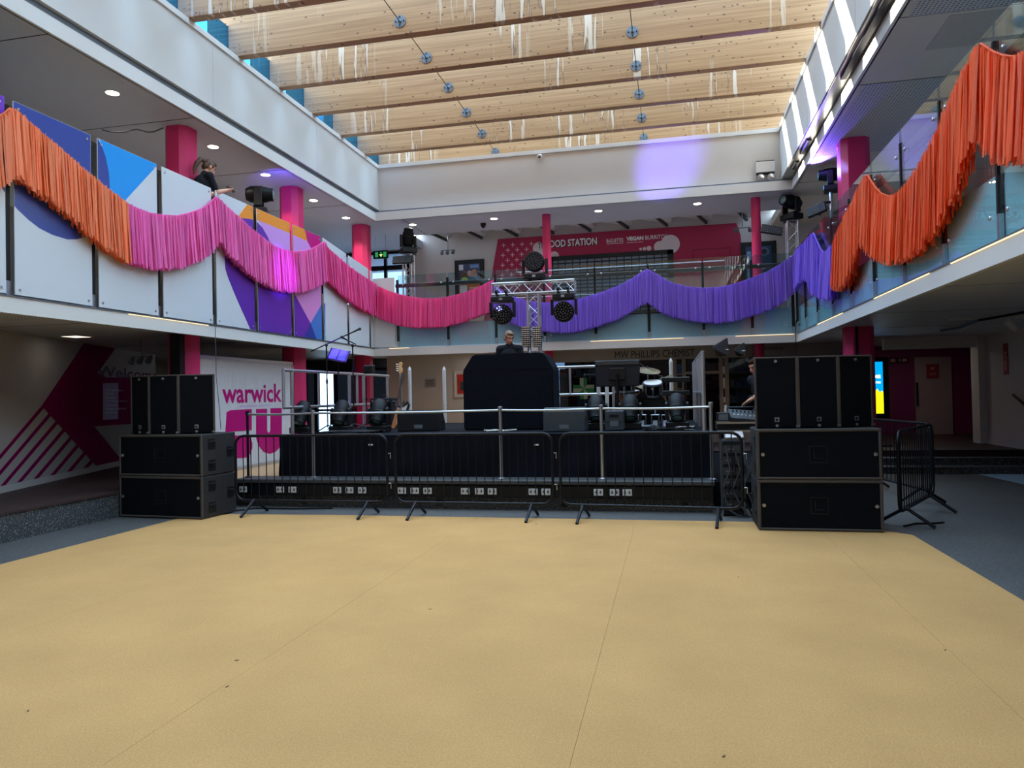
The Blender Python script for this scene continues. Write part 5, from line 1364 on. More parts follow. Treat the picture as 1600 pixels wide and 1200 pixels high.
blinder('tilted gridded blinder panel on the pole beside the broad pink column', at(1275, 327, Y=15.0), 0.36, 0.2, 9, 5, Matrix.Rotation(-0.5, 4, 'Z') @ Matrix.Rotation(-0.25, 4, 'Y') @ Matrix.Rotation(-0.35, 4, 'X'))
RBP = (P.x - 0.3, 15.2, P.z + 0.36)
spot('dark moving head light on the pole left of the broad pink column', (P.x, 15.2, P.z), (-0.95, 0.2, 0.05), S=1.0)

# coloured beams of the moving heads (some lamps hang free of any fixture)
def beam(name, P, target, power, ang, col, blend=0.7):
    l = bpy.data.lights.new(name, 'SPOT'); l.energy = power; l.spot_size = math.radians(ang); l.spot_blend = blend; l.color = col; l.shadow_soft_size = 0.06
    o = bpy.data.objects.new(name, l); COL.objects.link(o); o.location = P
    o.rotation_euler = (Vector(P) - Vector(target)).to_track_quat('Z', 'Y').to_euler()
BL = (0.16, 0.10, 1.0)

# ------------------------------------------------------------------ band gear
def mic_stand(label, P, h, boom=None, mic=True, tilt=None):
    t = thing('microphone_stand', label, 'microphone stand', P)
    for k in range(3):
        a_ = 2 * PI * k / 3 + 0.4
        MB().tube([(0, 0, 0.1), (0.28 * math.cos(a_), 0.28 * math.sin(a_), 0.012)], 0.012, 6).build('leg', 'black_metal', t)
    MB().cyl((0, 0, 0.06), (0, 0, h), 0.013, n=8).build('pole', 'black_metal', t)
    MB().cyl((0, 0, h * 0.55), (0, 0, h * 0.6), 0.022, n=8).build('clutch', 'black', t)
    end = Vector((0, 0, h))
    if boom:
        a_, b_ = Vector(boom[0]) - Vector(P), Vector(boom[1]) - Vector(P)
        MB().cyl(a_, b_, 0.011, n=8).build('boom_arm', 'black_metal', t); end = b_
        MB().ball((0, 0, h), 0.03, 10, 8).build('boom_joint', 'black', t); d = (b_ - a_).normalized()
    else: d = Vector((0.7, -0.2, 0.5)).normalized()
    if mic:
        m = MB().cyl(end, end + d * 0.15, 0.012, 0.018, 10).build('microphone', 'black', t, smooth=True)
        MB().ball(end + d * 0.17, 0.028, 12, 8).build('grille_ball', 'dark_grey', m, smooth=True)
    return t
Y_ = 11.8
P = at(512, 660, Y=Y_); P = Vector((P.x, Y_, ZD))
mic_stand('tall black microphone stand with a long boom arm', P, at(512, 539, Y=Y_).z - ZD, (at(486, 549, Y=Y_), at(549, 520, Y=Y_)))
Y2 = 12.3
P = at(553, 660, Y=Y2); mic_stand('black microphone stand right of the music stand', (P.x, Y2, ZD), at(553, 540, Y=Y2).z - ZD, (at(556, 538, Y=Y2), at(546, 533, Y=Y2)))
Y2 = 12.5
P = at(573, 660, Y=Y2); P = Vector((P.x, Y2, ZD))
t = mic_stand('thin black stand carrying a small box left of the bass guitar', P, at(573, 590, Y=Y2).z - ZD, None, False)
q = at(577, 578, Y=Y2) - P
MB().prism([(-0.09, -0.07), (0.09, -0.07), (0.075, 0.07), (-0.075, 0.07)], lambda u, v, w: (q.x + u, w, q.z + v), -0.08, 0.08).build('small_box', 'black', t, bevel=0.01)
MB().box(q.x - 0.08, q.x + 0.08, -0.07, 0.07, q.z + 0.075, q.z + 0.09).build('small_box_lid', 'galv', t)
# music stand under a bare blue spot; sheets also tinted with its light
Y2 = 11.95
P = at(530, 665, Y=Y2); P = Vector((P.x, Y2, ZD)); h = at(527, 556, Y=Y2).z - ZD
t = thing('music_stand', 'folding music stand holding sheets in blue light', 'music stand', P)
for k in range(3):
    a_ = 2 * PI * k / 3 + 0.9; MB().tube([(0, 0, 0.3), (0.25 * math.cos(a_), 0.25 * math.sin(a_), 0.01)], 0.01, 6).build('leg', 'black_metal', t)
MB().cyl((0, 0, 0.2), (0, 0, h - 0.06), 0.012, n=8).build('pole', 'black_metal', t)
M = Matrix.Translation((0, 0, h)) @ Matrix.Rotation(-0.45, 4, 'X') @ Matrix.Rotation(0.22, 4, 'Y')
MB().box(-0.2, 0.2, 0.0, 0.012, -0.1, 0.13).xf(M).build('desk', 'black_metal', t)
MB().box(-0.17, -0.01, -0.008, -0.001, -0.08, 0.12).xf(M).build('sheet', mat('sheet_blue_lit', (70, 74, 120), 0.7), t); MB().box(0.01, 0.17, -0.008, -0.001, -0.08, 0.12).xf(M).build('sheet', mat('sheet_blue_lit', (70, 74, 120), 0.7), t)  # blue of the lamp light mixed into the sheet colour
MB().box(-0.2, 0.2, -0.04, 0.0, -0.115, -0.1).xf(M).build('ledge', 'black_metal', t)
beam('stage_blue_lamp', P + Vector((-0.05, -0.35, h + 0.75)), P + Vector((0.0, 0, h)), 260, 30, BL, 0.5)
# amplifier
P = at(595, 660, Y=13.0)
t = thing('amplifier', 'black guitar amplifier cabinet on the stage left of the bass', 'amplifier', (P.x, 13.0, ZD))
MB().box(-0.22, 0.22, 0, 0.34, 0.006, 0.56).build('cabinet', 'black_matte', t, bevel=0.015)
MB().box(-0.19, 0.19, -0.008, 0.002, 0.04, 0.44).build('grille', 'speaker_grille', t); MB().box(-0.2, 0.2, -0.01, 0.002, 0.47, 0.54).build('control_panel', 'dark_grey', t)
for i in range(6): MB().cyl((-0.15 + i * 0.06, -0.022, 0.505), (-0.15 + i * 0.06, -0.01, 0.505), 0.012, n=10).build('knob', 'steel', t)
MB().tube([(-0.08, 0.17, 0.56), (-0.06, 0.17, 0.6), (0.06, 0.17, 0.6), (0.08, 0.17, 0.56)], 0.012, 6).build('handle', 'black', t)
# bass guitar on a stand
P = at(628, 665, Y=12.4); P = Vector((P.x, 12.4, ZD))
t = thing('bass_guitar', 'bass guitar with pale wood headstock and white scratchplate on a stand', 'guitar', P)
Mg = Matrix.Translation((0.0, 0, 0.0)) @ Matrix.Rotation(-0.05, 4, 'Y') @ Matrix.Rotation(-0.12, 4, 'X')
def gp(poly, y0, y1, nm, mt, par=None, bev=0.006): return MB().prism(poly, lambda u, v, w: (u, w, v), y0, y1).xf(Mg).build(nm, mt, par or t, bevel=bev)
mat('guitar_wood', (214, 168, 112), 0.35, noise=(9, 0.1)); mat('fretboard', (132, 122, 112), 0.4); mat('guitar_body', (30, 26, 28), 0.2)
gp([(-0.16, 0.12), (-0.1, 0.06), (0.06, 0.05), (0.15, 0.1), (0.17, 0.2), (0.12, 0.3), (0.16, 0.42), (0.13, 0.5), (0.08, 0.46), (0.04, 0.4), (-0.03, 0.4), (-0.1, 0.5), (-0.17, 0.52), (-0.15, 0.42), (-0.1, 0.33), (-0.15, 0.24)], -0.02, 0.02, 'body', 'guitar_body')
gp([(-0.04, 0.2), (0.12, 0.16), (0.13, 0.24), (0.09, 0.32), (0.13, 0.43), (0.05, 0.38), (-0.05, 0.38), (-0.11, 0.45), (-0.07, 0.3)], -0.025, -0.02, 'scratchplate', 'white_paint', None, 0.001)
gp([(-0.024, 0.36), (0.024, 0.36), (0.019, 1.0), (-0.019, 1.0)], -0.03, -0.008, 'neck', 'fretboard')
hd = gp([(-0.019, 1.0), (0.019, 1.0), (0.045, 1.03), (0.05, 1.08), (0.03, 1.12), (0.05, 1.18), (0.03, 1.215), (-0.02, 1.21), (-0.035, 1.16), (-0.04, 1.05)], -0.028, -0.01, 'headstock', 'guitar_wood')
for i in range(4): MB().cyl((-0.04, -0.018, 1.05 + 0.04 * i), (-0.075, -0.018, 1.06 + 0.04 * i), 0.011, 0.016, 8).xf(Mg).build('tuning_peg', 'steel', hd)
for x in (-0.012, -0.004, 0.004, 0.012): MB().cyl((x, -0.032, 0.15), (x, -0.032, 1.06), 0.0014, n=4).xf(Mg).build('string', 'steel', t)
for sg in (-1, 1): MB().tube([(sg * 0.16, -0.12, 0.008), (sg * 0.1, 0.0, 0.1), (0, 0.12, 0.5)], 0.01, 6).build('stand_leg', 'black_metal', t)
MB().tube([(0.0, 0.12, 0.5), (0, 0.24, 0.008)], 0.01, 6).build('stand_leg', 'black_metal', t)
P2 = at(613, 665, Y=12.2)
t = thing('acoustic_guitar', 'brown bodied guitar leaning beside the bass stand', 'guitar', (P2.x, 12.2, ZD))
MB().prism([(-0.02, 0.02), (0.05, 0.0), (0.09, 0.08), (0.06, 0.18), (0.075, 0.28), (0.04, 0.36), (0.0, 0.34), (0.0, 0.2)], lambda u, v, w: (u + v * 0.1, w + v * 0.35, v + 0.004), -0.045, 0.045).build('body', mat('guitar_brown', (156, 98, 58), 0.3), t, bevel=0.01)
MB().tube([(0.04, 0.09, 0.33), (0.08, 0.28, 0.86)], 0.02, 6).build('neck', 'dark_wood', t); MB().tube([(0.08, 0.28, 0.86), (0.09, 0.33, 1.0)], 0.03, 6).build('headstock', 'dark_wood', t)
# monitor back on a pole
Y_ = 11.7
a = at(929, 564, Y=Y_); b_ = at(1001, 603, Y=Y_)
t = thing('monitor_screen', 'large black monitor on a pole seen from behind', 'monitor', ((a.x + b_.x) / 2, Y_, ZD))
w = (b_.x - a.x) / 2; z0, z1 = b_.z - ZD, a.z - ZD
MB().prism([(-w + 0.02, z0), (w - 0.02, z0), (w, z1), (-w, z1)], lambda u, v, q: (u, q, v), -0.02, 0.03).build('casing', mat('monitor_back', (20, 22, 34), 0.5), t, bevel=0.012)
MB().box(-w + 0.02, w - 0.02, -0.035, -0.02, z1 - 0.07, z1 - 0.01).build('top_bevel', 'dark_grey', t)
MB().box(-0.13, 0.13, -0.05, -0.02, z0 + 0.1, z0 + 0.3).build('mount_plate', 'black', t, bevel=0.01); MB().box(-0.12, 0.12, -0.056, -0.05, z0 + 0.28, z0 + 0.3).build('mount_edge', 'dark_grey', t)
MB().cyl((0, -0.06, 0.02), (0, -0.06, z0 + 0.2), 0.025, n=10).build('pole', 'black_metal', t, smooth=True)
MB().box(-0.3, 0.3, -0.3, 0.15, 0, 0.02).build('foot', 'black_metal', t)
MB().tube([(0.1, -0.05, z0 + 0.1), (0.14, -0.07, z0 - 0.1), (0.05, -0.07, 0.1)], 0.008, 6).build('cable', 'black', t)
# drum kit: each drum and cymbal a thing of its own
def drum(label, P, r, d, ax, mt, hoop='steel', legs=0, badge=False):
    t = thing('drum', label, 'drum', P); ax = Vector(ax).normalized()
    MB().cyl(-ax * d / 2, ax * d / 2, r, n=28).build('shell', mt, t, smooth=True)
    for s_ in (-1, 1):
        MB().lathe([(r - 0.004, 0.002), (r + 0.014, 0.002), (r + 0.014, -0.028), (r - 0.004, -0.028)], ax * s_ * d / 2, ax * s_, 28).build('hoop', hoop, t, smooth=True)
        MB().cyl(ax * s_ * (d / 2), ax * s_ * (d / 2 + 0.004), r - 0.004, n=28).build('drum_head', 'black_gloss' if badge and s_ > 0 else 'white_paint', t)
    o_ = ax.orthogonal().normalized(); b2 = ax.cross(o_)
    for k in range(8):
        v = (o_ * math.cos(k * PI / 4) + b2 * math.sin(k * PI / 4)) * (r + 0.01)
        MB().cyl(v - ax * d * 0.42, v + ax * d * 0.42, 0.006, n=6).build('tension_rod', 'steel', t)
        MB().cyl(v - ax * 0.03, v + ax * 0.03, 0.012, n=6).build('lug', 'steel', t)
    for k in range(legs):
        a_ = 2 * PI * k / legs + 0.5
        MB().cyl((r * math.cos(a_), r * math.sin(a_), 0.05), (r * 1.1 * math.cos(a_), r * 1.1 * math.sin(a_), -P[2] + ZD + 0.004), 0.008, n=6).build('leg', 'steel', t)
    return t
mat('drum_black', (16, 14, 18), 0.25); mat('drum_amber', (206, 142, 70), 0.35, noise=(9, 0.15))
Yd = 12.6
def dp_(x, y, Y): P = at(x, y, Y=Y); return (P.x, Y, P.z)
P = dp_(1015, 640, Yd); bd_ = drum('black bass drum facing the audience', (P[0], Yd, ZD + 0.3), 0.28, 0.38, (0, -1, 0), 'drum_black', 'drum_black', 0, True)
for sx in (-1, 1): MB().tube([(sx * 0.24, -0.1, -0.12), (sx * 0.38, -0.2, -0.296)], 0.01, 6).build('spur', 'steel', bd_)
d_ = drum('black rack tom with bright rim above the bass drum', dp_(1020, 607, Yd - 0.1), 0.15, 0.22, (0, -0.35, 1), 'drum_black')
MB().cyl((0, -0.156, 0), (0, -0.162, 0), 0.025, n=14).build('badge', 'white_paint', d_); MB().cyl((0, 0.1, -0.1), (0, 0.15, -0.32), 0.014, n=8).build('mount_arm', 'steel', d_)
drum('amber floor tom with wood shell right of the bass drum', dp_(1036, 634, Yd + 0.3), 0.18, 0.36, (0, 0, 1), 'drum_amber', 'steel', 3)
drum('amber shelled drum below the monitor back', dp_(982, 625, Yd + 0.2), 0.19, 0.32, (0, -0.1, 1), 'drum_amber', 'black_metal', 3)
P = dp_(976, 606, Yd); drum('small snare drum with white head under the monitor back', P, 0.16, 0.14, (0, -0.1, 1), 'drum_black', 'steel', 3)
mat('cymbal', (100, 90, 66), 0.4, 0.7)
def cymbal(label, P, ax, r):
    t = thing('cymbal', label, 'cymbal', (P[0], P[1], ZD))
    h = P[2] - ZD
    MB().lathe([(r, -0.012), (r * 0.3, 0.006), (r * 0.2, 0.02), (0.012, 0.034), (0.012, 0.03), (r * 0.2, 0.014), (r * 0.3, 0.001), (r, -0.015)], (0, 0, h), ax, 28).build('plate', 'cymbal', t, smooth=True)
    MB().cyl((0, 0, 0.1), (0, 0, h + 0.06), 0.01, n=8).build('stand_pole', 'steel', t)
    for k in range(3):
        a_ = 2 * PI * k / 3; MB().tube([(0, 0, 0.35), (0.22 * math.cos(a_), 0.22 * math.sin(a_), 0.008)], 0.009, 6).build('leg', 'steel', t)
    MB().lathe([(0.018, 0.035), (0.018, 0.05)], (0, 0, h), ax, 10).build('wing_nut', 'black', t)
cymbal('crash cymbal tilted beside the monitor back', dp_(1012, 578, Yd + 0.1), (0.15, -0.3, 1), 0.22)
cymbal('ride cymbal tilted at the right of the drum kit', dp_(1034, 592, Yd + 0.25), (-0.45, -0.15, 1), 0.2)
cymbal('small splash cymbal low in the drum kit', dp_(1004, 604, Yd + 0.4), (0.3, -0.2, 1), 0.15)
mic_stand('chrome microphone boom reaching over the drum kit', (dp_(1024, 640, Yd + 0.45)[0], Yd + 0.45, ZD), at(1024, 585, Y=Yd + 0.45).z - ZD, (Vector(dp_(1042, 594, Yd + 0.45)), Vector(dp_(1005, 572, Yd + 0.45))))
# drum hardware: pedals and clamps
for i, (px_, py_) in enumerate(((1003, 660), (1024, 662), (1040, 655))):
    P = at(px_, py_, Y=12.1)
    t = thing('drum_pedal', 'chrome drum pedal at the foot of the kit, %s from the left' % ('first', 'second', 'third')[i], 'pedal', (P.x, 12.1 - 0.1 * i, ZD))
    MB().box(-0.045, 0.045, -0.14, 0.14, 0, 0.015).build('base_plate', 'galv', t); MB().cbox((0, 0, 0.06), (0.075, 0.26, 0.012), Matrix.Rotation(0.3, 3, 'X')).build('foot_board', 'steel', t)
    for sx in (-1, 1): MB().cyl((sx * 0.06, 0.13, 0.015), (sx * 0.06, 0.13, 0.2), 0.008, n=6).build('pedal_post', 'steel', t)
    MB().cyl((-0.07, 0.13, 0.19), (0.07, 0.13, 0.19), 0.008, n=6).build('axle', 'steel', t); MB().tube([(0, 0.13, 0.19), (0.0, 0.02, 0.3)], 0.007, 6).build('beater', 'steel', t)
# keyboards on a two tier stand
P = at(1057, 640, Y=11.9); P = Vector((P.x, 11.9, ZD))
ks = thing('keyboard_stand', 'black two tier keyboard stand at the right of the stage', 'stand', P)
zk = [at(1057, 618, Y=11.9).z - ZD, at(1057, 597, Y=11.9).z - ZD]
for sx in (-1, 1):
    MB().tube([(sx * 0.14, -0.1, 0.01), (sx * 0.14, 0.12, zk[1])], 0.016, 6).build('upright', 'black_metal', ks); MB().tube([(sx * 0.14, -0.2, 0.012), (sx * 0.14, 0.3, 0.012)], 0.016, 6).build('foot_bar', 'black_metal', ks)
    for z_ in zk: MB().tube([(sx * 0.14, 0.12, z_ - 0.012), (sx * 0.14, -0.14, z_ - 0.012)], 0.011, 6).build('tier_arm', 'black_metal', ks)
for z_, nm in zip(zk, ('lower', 'upper')):
    t = thing('keyboard', 'slim black keyboard on the %s tier of the keyboard stand' % nm, 'keyboard', P + Vector((0, 0, z_)))
    MB().box(-0.22, 0.22, -0.16, 0.14, 0.0, 0.075).build('case', 'black', t, bevel=0.008)
    MB().box(-0.2, 0.2, 0.0, 0.12, 0.075, 0.08).build('keys', 'white_paint', t)
# loose cables on the stage
def cable(label, pts, r=0.012, mt='black'): return tag(MB().tube(pts, r, 6).build('cable', mt, smooth=True), label, 'cable', 'loose cables')
rg = random.Random(21)
def squig(x, y, n, sx, sy, z=ZD, r=0.012): return [(x + rg.uniform(-sx, sx), y + rg.uniform(-sy, sy), z + r + rg.random() * 0.03) for _ in range(n)]
cable('white cable coil on the stage in front of the booth', squig(-2.62, 10.85, 14, 0.3, 0.07), 0.008, 'white_paint')
cable('black cable heap left of the bass guitar', squig(-5.0, 11.0, 26, 0.5, 0.25), 0.014)
cable('black cable heap at the left edge of the stage', squig(-5.5, 10.7, 20, 0.35, 0.2), 0.014)
cable('tangled grey cables below the drum kit', squig(-0.5, 11.5, 30, 0.35, 0.25), 0.011, 'galv')
cable('black cables along the right front edge of the stage', squig(0.0, 10.7, 24, 0.4, 0.2), 0.014)
cable('white cable ends at the right of the stage', squig(0.2, 11.2, 14, 0.15, 0.15), 0.012, 'white_paint')

# ------------------------------------------------------------------ mixing position right of the stage
rp = sbox('floor_riser_right', 'deck_black', 0.56, 2.45, 10.25, 15.0, 0.001, ZR)
md = thing('mixing_desk', 'mixing desk in an open flight case right of the stage', 'mixing desk', (1.05, 10.9, ZR))
zt2 = at(1140, 660, Y=10.7).z - ZR
MB().box(-0.42, 0.55, -0.28, 0.36, zt2 - 0.12, zt2).build('flight_case', 'black', md, bevel=0.01)
for z_ in (zt2 - 0.005, zt2 - 0.12): MB().box(-0.43, 0.56, -0.295, -0.278, z_ - 0.012, z_ + 0.014).build('case_edge', mat('edge_beige', (170, 150, 126), 0.5), md)
M = Matrix.Translation((0.12, 0.05, zt2 + 0.06)) @ Matrix.Rotation(0.22, 4, 'X') @ Matrix.Rotation(0.1, 4, 'Y')
MB().cbox((0, 0, 0), (0.72, 0.5, 0.07)).xf(M).build('console', 'monitor_grey', md, bevel=0.01)
for i in range(12):
    MB().cbox((-0.3 + i * 0.055, -0.12, 0.043), (0.02, 0.03, 0.018)).xf(M).build('fader', 'white_paint', md)
    MB().cyl((-0.3 + i * 0.055, 0.1, 0.035), (-0.3 + i * 0.055, 0.1, 0.06), 0.012, n=8).xf(M).build('knob', 'dark_grey', md)
MB().box(-0.42, -0.25, -0.22, 0.0, zt2 + 0.02, zt2 + 0.14).build('side_box', 'black', md, bevel=0.008); MB().box(-0.4, -0.27, -0.226, -0.22, zt2 + 0.035, zt2 + 0.12).build('side_box_label', 'galv', md)
for x in (-0.36, 0.49):
    MB().tube([(x, -0.2, 0.01), (x, 0.25, zt2 - 0.12)], 0.018, 6).build('leg', 'black_metal', md); MB().tube([(x, 0.25, 0.01), (x, -0.2, zt2 - 0.12)], 0.018, 6).build('leg', 'black_metal', md)
for x in (-0.26, 0.24): MB().cyl((x, 0.33, zt2), (x, 0.33, zt2 + 0.24), 0.018, n=8).build('lamp_socket', 'white_paint', md)
MB().cyl((-0.26, 0.33, zt2 + 0.2), (0.24, 0.33, zt2 + 0.2), 0.012, n=6).build('lamp_bar', 'black_metal', md)
rk = thing('rack_case', 'black equipment rack with metal edges beside the stage', 'rack case', (0.78, 9.72, 0))
MB().box(-0.17, 0.1, -0.1, 0.35, 0.006, 0.96).build('case', 'black_matte', rk, bevel=0.01)
for x in (-0.17, 0.1):
    MB().box(x - 0.012, x + 0.012, -0.115, -0.095, 0.006, 0.96).build('edge', 'galv', rk)
for i in range(6): MB().box(-0.15, 0.08, -0.106, -0.1, 0.1 + i * 0.14, 0.2 + i * 0.14).build('rack_unit', 'dark_grey', rk); MB().box(-0.12, -0.02, -0.11, -0.105, 0.14 + i * 0.14, 0.16 + i * 0.14).build('unit_label', 'galv', rk)
MB().cbox((0.0, 0.05, 1.0), (0.24, 0.2, 0.08), Matrix.Rotation(0.3, 3, 'X')).build('control_unit', 'alu', rk, bevel=0.01)
for i in range(5):
    x0 = 0.66 + i * 0.06
    cable('black cable loop hanging at the equipment rack, %s of five' % ('first', 'second', 'third', 'fourth', 'last')[i], [(x0, 9.58, 0.9 - i * 0.05), (x0 + 0.05, 9.55, 0.6), (x0 - 0.05, 9.54, 0.35), (x0 + 0.02, 9.52, 0.1 + 0.05 * i), (x0 + 0.12, 9.5, 0.03), (x0 + 0.2, 9.5, 0.02)], 0.012, 'black' if i % 2 else 'dark_grey')
cable('black cable lying on the floor behind the angled barrier', [at(1412, 822, Z=0.012), at(1430, 818, Z=0.012), at(1455, 818, Z=0.012), at(1475, 816, Z=0.012)], 0.01)
cable('black power cable on the floor beside the left speaker stack', [at(368, 798, Z=0.012), at(400, 794, Z=0.012), at(460, 795, Z=0.012), at(520, 794, Z=0.012)], 0.012)
cable('thin black rigging line hanging from the left balcony to the speakers', [at(336, 500, X=-6.95), at(338, 590, Y=9.7), at(343, 640, Y=9.45), at(345, 671, Y=9.3)], 0.005)
cable('thin black rigging line hanging from the right balcony corner', [at(1244, 500, Y=16.35), at(1243, 540, Y=16.35), at(1243, 562, Y=16.35)], 0.008)
cable('black cable slung under the ceiling of the left balcony', [at(x_, y_, X=-7.47) for x_, y_ in ((160, 203), (172, 206), (184, 206.5), (196, 206), (206, 203), (214, 202), (222, 204), (230, 206.5), (240, 206), (250, 202), (255, 200))], 0.009)

# blue-violet beams thrown by the moving heads
beam('left_beam', LBP, (-7.5, 13.3, 6.0), 45, 75, BL)
beam('wash_beam', (at(785, 470, Y=TY - 0.1).x, TY - 0.26, hz_ - 0.3), (-6.0, 17.05, 6.9), 420, 26, (0.3, 0.3, 1.0), 0.9)
beam('t_truss_beam', (at(836, 430, Y=TY).x + 0.6, TY, zt_ + 0.5), (0.05, 17.05, 6.85), 1500, 20, (0.2, 0.13, 1.0), 0.9)
beam('right_beam', RBP, (2.75, 14.4, 6.05), 300, 85, BL)
beam('garland_beam', (at(836, 430, Y=TY).x - 0.6, TY, zt_ + 0.5), at(440, 425, X=-6.95), 1300, 16, (0.3, 0.06, 1.0), 0.9)
# ================================================================== PEOPLE
def remeshed(mb, name, mt, parent, voxel=0.009, it=4):
    me = bpy.data.meshes.new('tmp'); me.from_pydata(mb.v, [], mb.f)
    ob = bpy.data.objects.new('tmp', me); COL.objects.link(ob)
    r = ob.modifiers.new('r', 'REMESH'); r.mode = 'VOXEL'; r.voxel_size = voxel
    s_ = ob.modifiers.new('s', 'SMOOTH'); s_.factor = 0.5; s_.iterations = it
    dg = bpy.context.evaluated_depsgraph_get(); dg.update()
    m2 = bpy.data.meshes.new_from_object(ob.evaluated_get(dg)); m2.name = name
    bpy.data.objects.remove(ob); bpy.data.meshes.remove(me)
    m2.materials.clear(); m2.materials.append(MATS[mt])
    m2.polygons.foreach_set('use_smooth', [True] * len(m2.polygons))
    o = bpy.data.objects.new(name, m2); COL.objects.link(o); o.parent = parent
    return o
def frame_of(face, up=Vector((0, 0, 1))):
    f_ = Vector(face).normalized(); s_ = f_.cross(up).normalized(); u = s_.cross(f_)
    return Matrix((s_, f_, u)).transposed()            # columns: side, face, up
def hand(mb, wrist, d, nrm, side, curl=0.35):
    """palm and five fingers; d: direction of the fingers, nrm: palm normal, side: direction of the thumb"""
    d = Vector(d).normalized(); nrm = Vector(nrm); nrm = (nrm - d * nrm.dot(d)).normalized(); s_ = d.cross(nrm).normalized() * side
    M = Matrix((s_, d, nrm)).transposed(); w = Vector(wrist)
    mb.ball(w + d * 0.05, (0.042, 0.055, 0.018), 12, 8, M); mb.limb(w - d * 0.02, w + d * 0.03, 0.026, 0.026)
    for k, (off, L, r) in enumerate(((0.032, 0.072, 0.0095), (0.011, 0.082, 0.010), (-0.011, 0.076, 0.0095), (-0.031, 0.06, 0.0085))):
        p = w + d * 0.088 + s_ * off; dd = (d + s_ * off * 4).normalized()
        for seg in range(3):
            q = p + dd * (L * (0.45, 0.3, 0.25)[seg]); mb.limb(p, q, r * (1 - 0.08 * seg), r * (0.94 - 0.08 * seg), 8)
            p = q; dd = (dd + nrm * curl).normalized()
    p = w + d * 0.03 + s_ * 0.034; q = p + (d * 0.6 + s_ * 0.7 + nrm * 0.25) * 0.04; r2 = q + (d * 0.9 + s_ * 0.25 + nrm * 0.3) * 0.032
    mb.limb(p, q, 0.013, 0.011, 8); mb.limb(q, r2, 0.011, 0.009, 8)
def person(label, loc, rz, J, hair, pony=False, shirt='shirt_black'):
    t = thing('person', label, 'person', loc, rz)
    V = {k: Vector(v) for k, v in J.items() if k not in ('hands',)}
    b = MB()
    F = frame_of(V['face'], V['headup']); H = V['head']
    def hp(x, y, z): return H + F @ Vector((x, y, z))
    b.ball(hp(0, -0.005, 0.02), (0.073, 0.092, 0.1), 18, 14, F); b.ball(hp(0, 0.028, -0.045), (0.055, 0.062, 0.065), 16, 12, F)
    b.ball(hp(0, 0.07, -0.09), (0.026, 0.02, 0.02), 12, 8, F)
    b.limb(hp(0, 0.088, 0.012), hp(0, 0.108, -0.028), 0.009, 0.015, 8); b.ball(hp(0, 0.086, -0.058), (0.024, 0.014, 0.011), 10, 8, F)
    b.ball(hp(0, 0.078, 0.03), (0.05, 0.018, 0.012), 12, 8, F)
    for s_ in (-1, 1):
        b.ball(hp(s_ * 0.076, -0.005, -0.012), (0.012, 0.022, 0.034), 10, 8, F); b.ball(hp(s_ * 0.042, 0.055, -0.03), (0.022, 0.02, 0.024), 10, 8, F)
    b.limb(V['neck'], hp(0, -0.02, -0.05), 0.056, 0.05, 14)
    def torso(m, e):
        p, c, n = V['pelvis'], V['chest'], V['neck']
        U = (V['shR'] - V['shL']).normalized(); S = frame_of(U.cross(Vector((0, 0, 1))))
        m.ball(p, (0.155 + e, 0.11 + e, 0.13 + e), 18, 12, S); m.ball(p.lerp(c, 0.5), (0.14 + e, 0.1 + e, 0.16 + e), 18, 12, S)
        m.ball(c, (0.165 + e, 0.115 + e, 0.17 + e), 18, 12, S); m.limb(c + Vector((0, 0, 0.05)), n, 0.09 + e, 0.058 + e, 14)
        for k in ('shL', 'shR'): m.limb(c.lerp(n, 0.75), V[k], 0.065 + e, 0.058 + e, 12)
    torso(b, 0)
    for s_ in 'LR':
        b.limb(V['sh' + s_], V['el' + s_], 0.05, 0.04); b.limb(V['el' + s_], V['wr' + s_], 0.04, 0.027)
        b.limb(V['hip' + s_], V['kn' + s_], 0.085, 0.056); b.limb(V['kn' + s_], V['an' + s_], 0.055, 0.038)
    for w_, d, n_, sd, cu_ in J['hands']: hand(b, V[w_], d, n_, sd, cu_)
    remeshed(b, 'body', 'skin', t, 0.008)
    sh_ = MB(); torso(sh_, 0.014)
    for s_ in 'LR':
        m_ = V['sh' + s_].lerp(V['el' + s_], 0.72); sh_.limb(V['sh' + s_], m_, 0.064, 0.058)
    remeshed(sh_, 'shirt', shirt, t, 0.012)
    tr2 = MB(); tr2.ball(V['pelvis'] - Vector((0, 0, 0.03)), (0.172, 0.13, 0.12), 16, 10)
    for s_ in 'LR': tr2.limb(V['hip' + s_], V['kn' + s_], 0.1, 0.072); tr2.limb(V['kn' + s_], V['an' + s_], 0.072, 0.056)
    remeshed(tr2, 'trousers', 'trousers_dark', t, 0.014)
    for s_ in 'LR':
        a_ = V['an' + s_]; MB().ball((a_.x, a_.y - 0.06, a_.z - 0.045), (0.048, 0.13, 0.05)).build('shoe', 'black', t, smooth=True)
    hm = MB(); hm.ball(hp(0, -0.02, 0.035), (0.081, 0.092, 0.1), 20, 14, F); hm.ball(hp(0, -0.055, -0.01), (0.074, 0.058, 0.075), 16, 12, F)
    hm.ball(hp(0.0, 0.045, 0.09), (0.06, 0.05, 0.032), 14, 10, F)
    for s_ in (-1, 1): hm.ball(hp(s_ * 0.066, 0.01, 0.03), (0.018, 0.045, 0.045), 12, 8, F)
    if pony:
        hm.ball(hp(0, -0.11, 0.06), (0.03, 0.03, 0.03), 12, 8, F)
        pts = [hp(0, -0.115, 0.06), hp(0, -0.165, 0.03), hp(0.0, -0.19, -0.05), hp(0.0, -0.185, -0.15), hp(0, -0.16, -0.25)]
        for (p, q), (ra, rb2) in zip(zip(pts, pts[1:]), ((0.026, 0.036), (0.036, 0.04), (0.04, 0.032), (0.032, 0.012))): hm.limb(p, q, ra, rb2, 10)
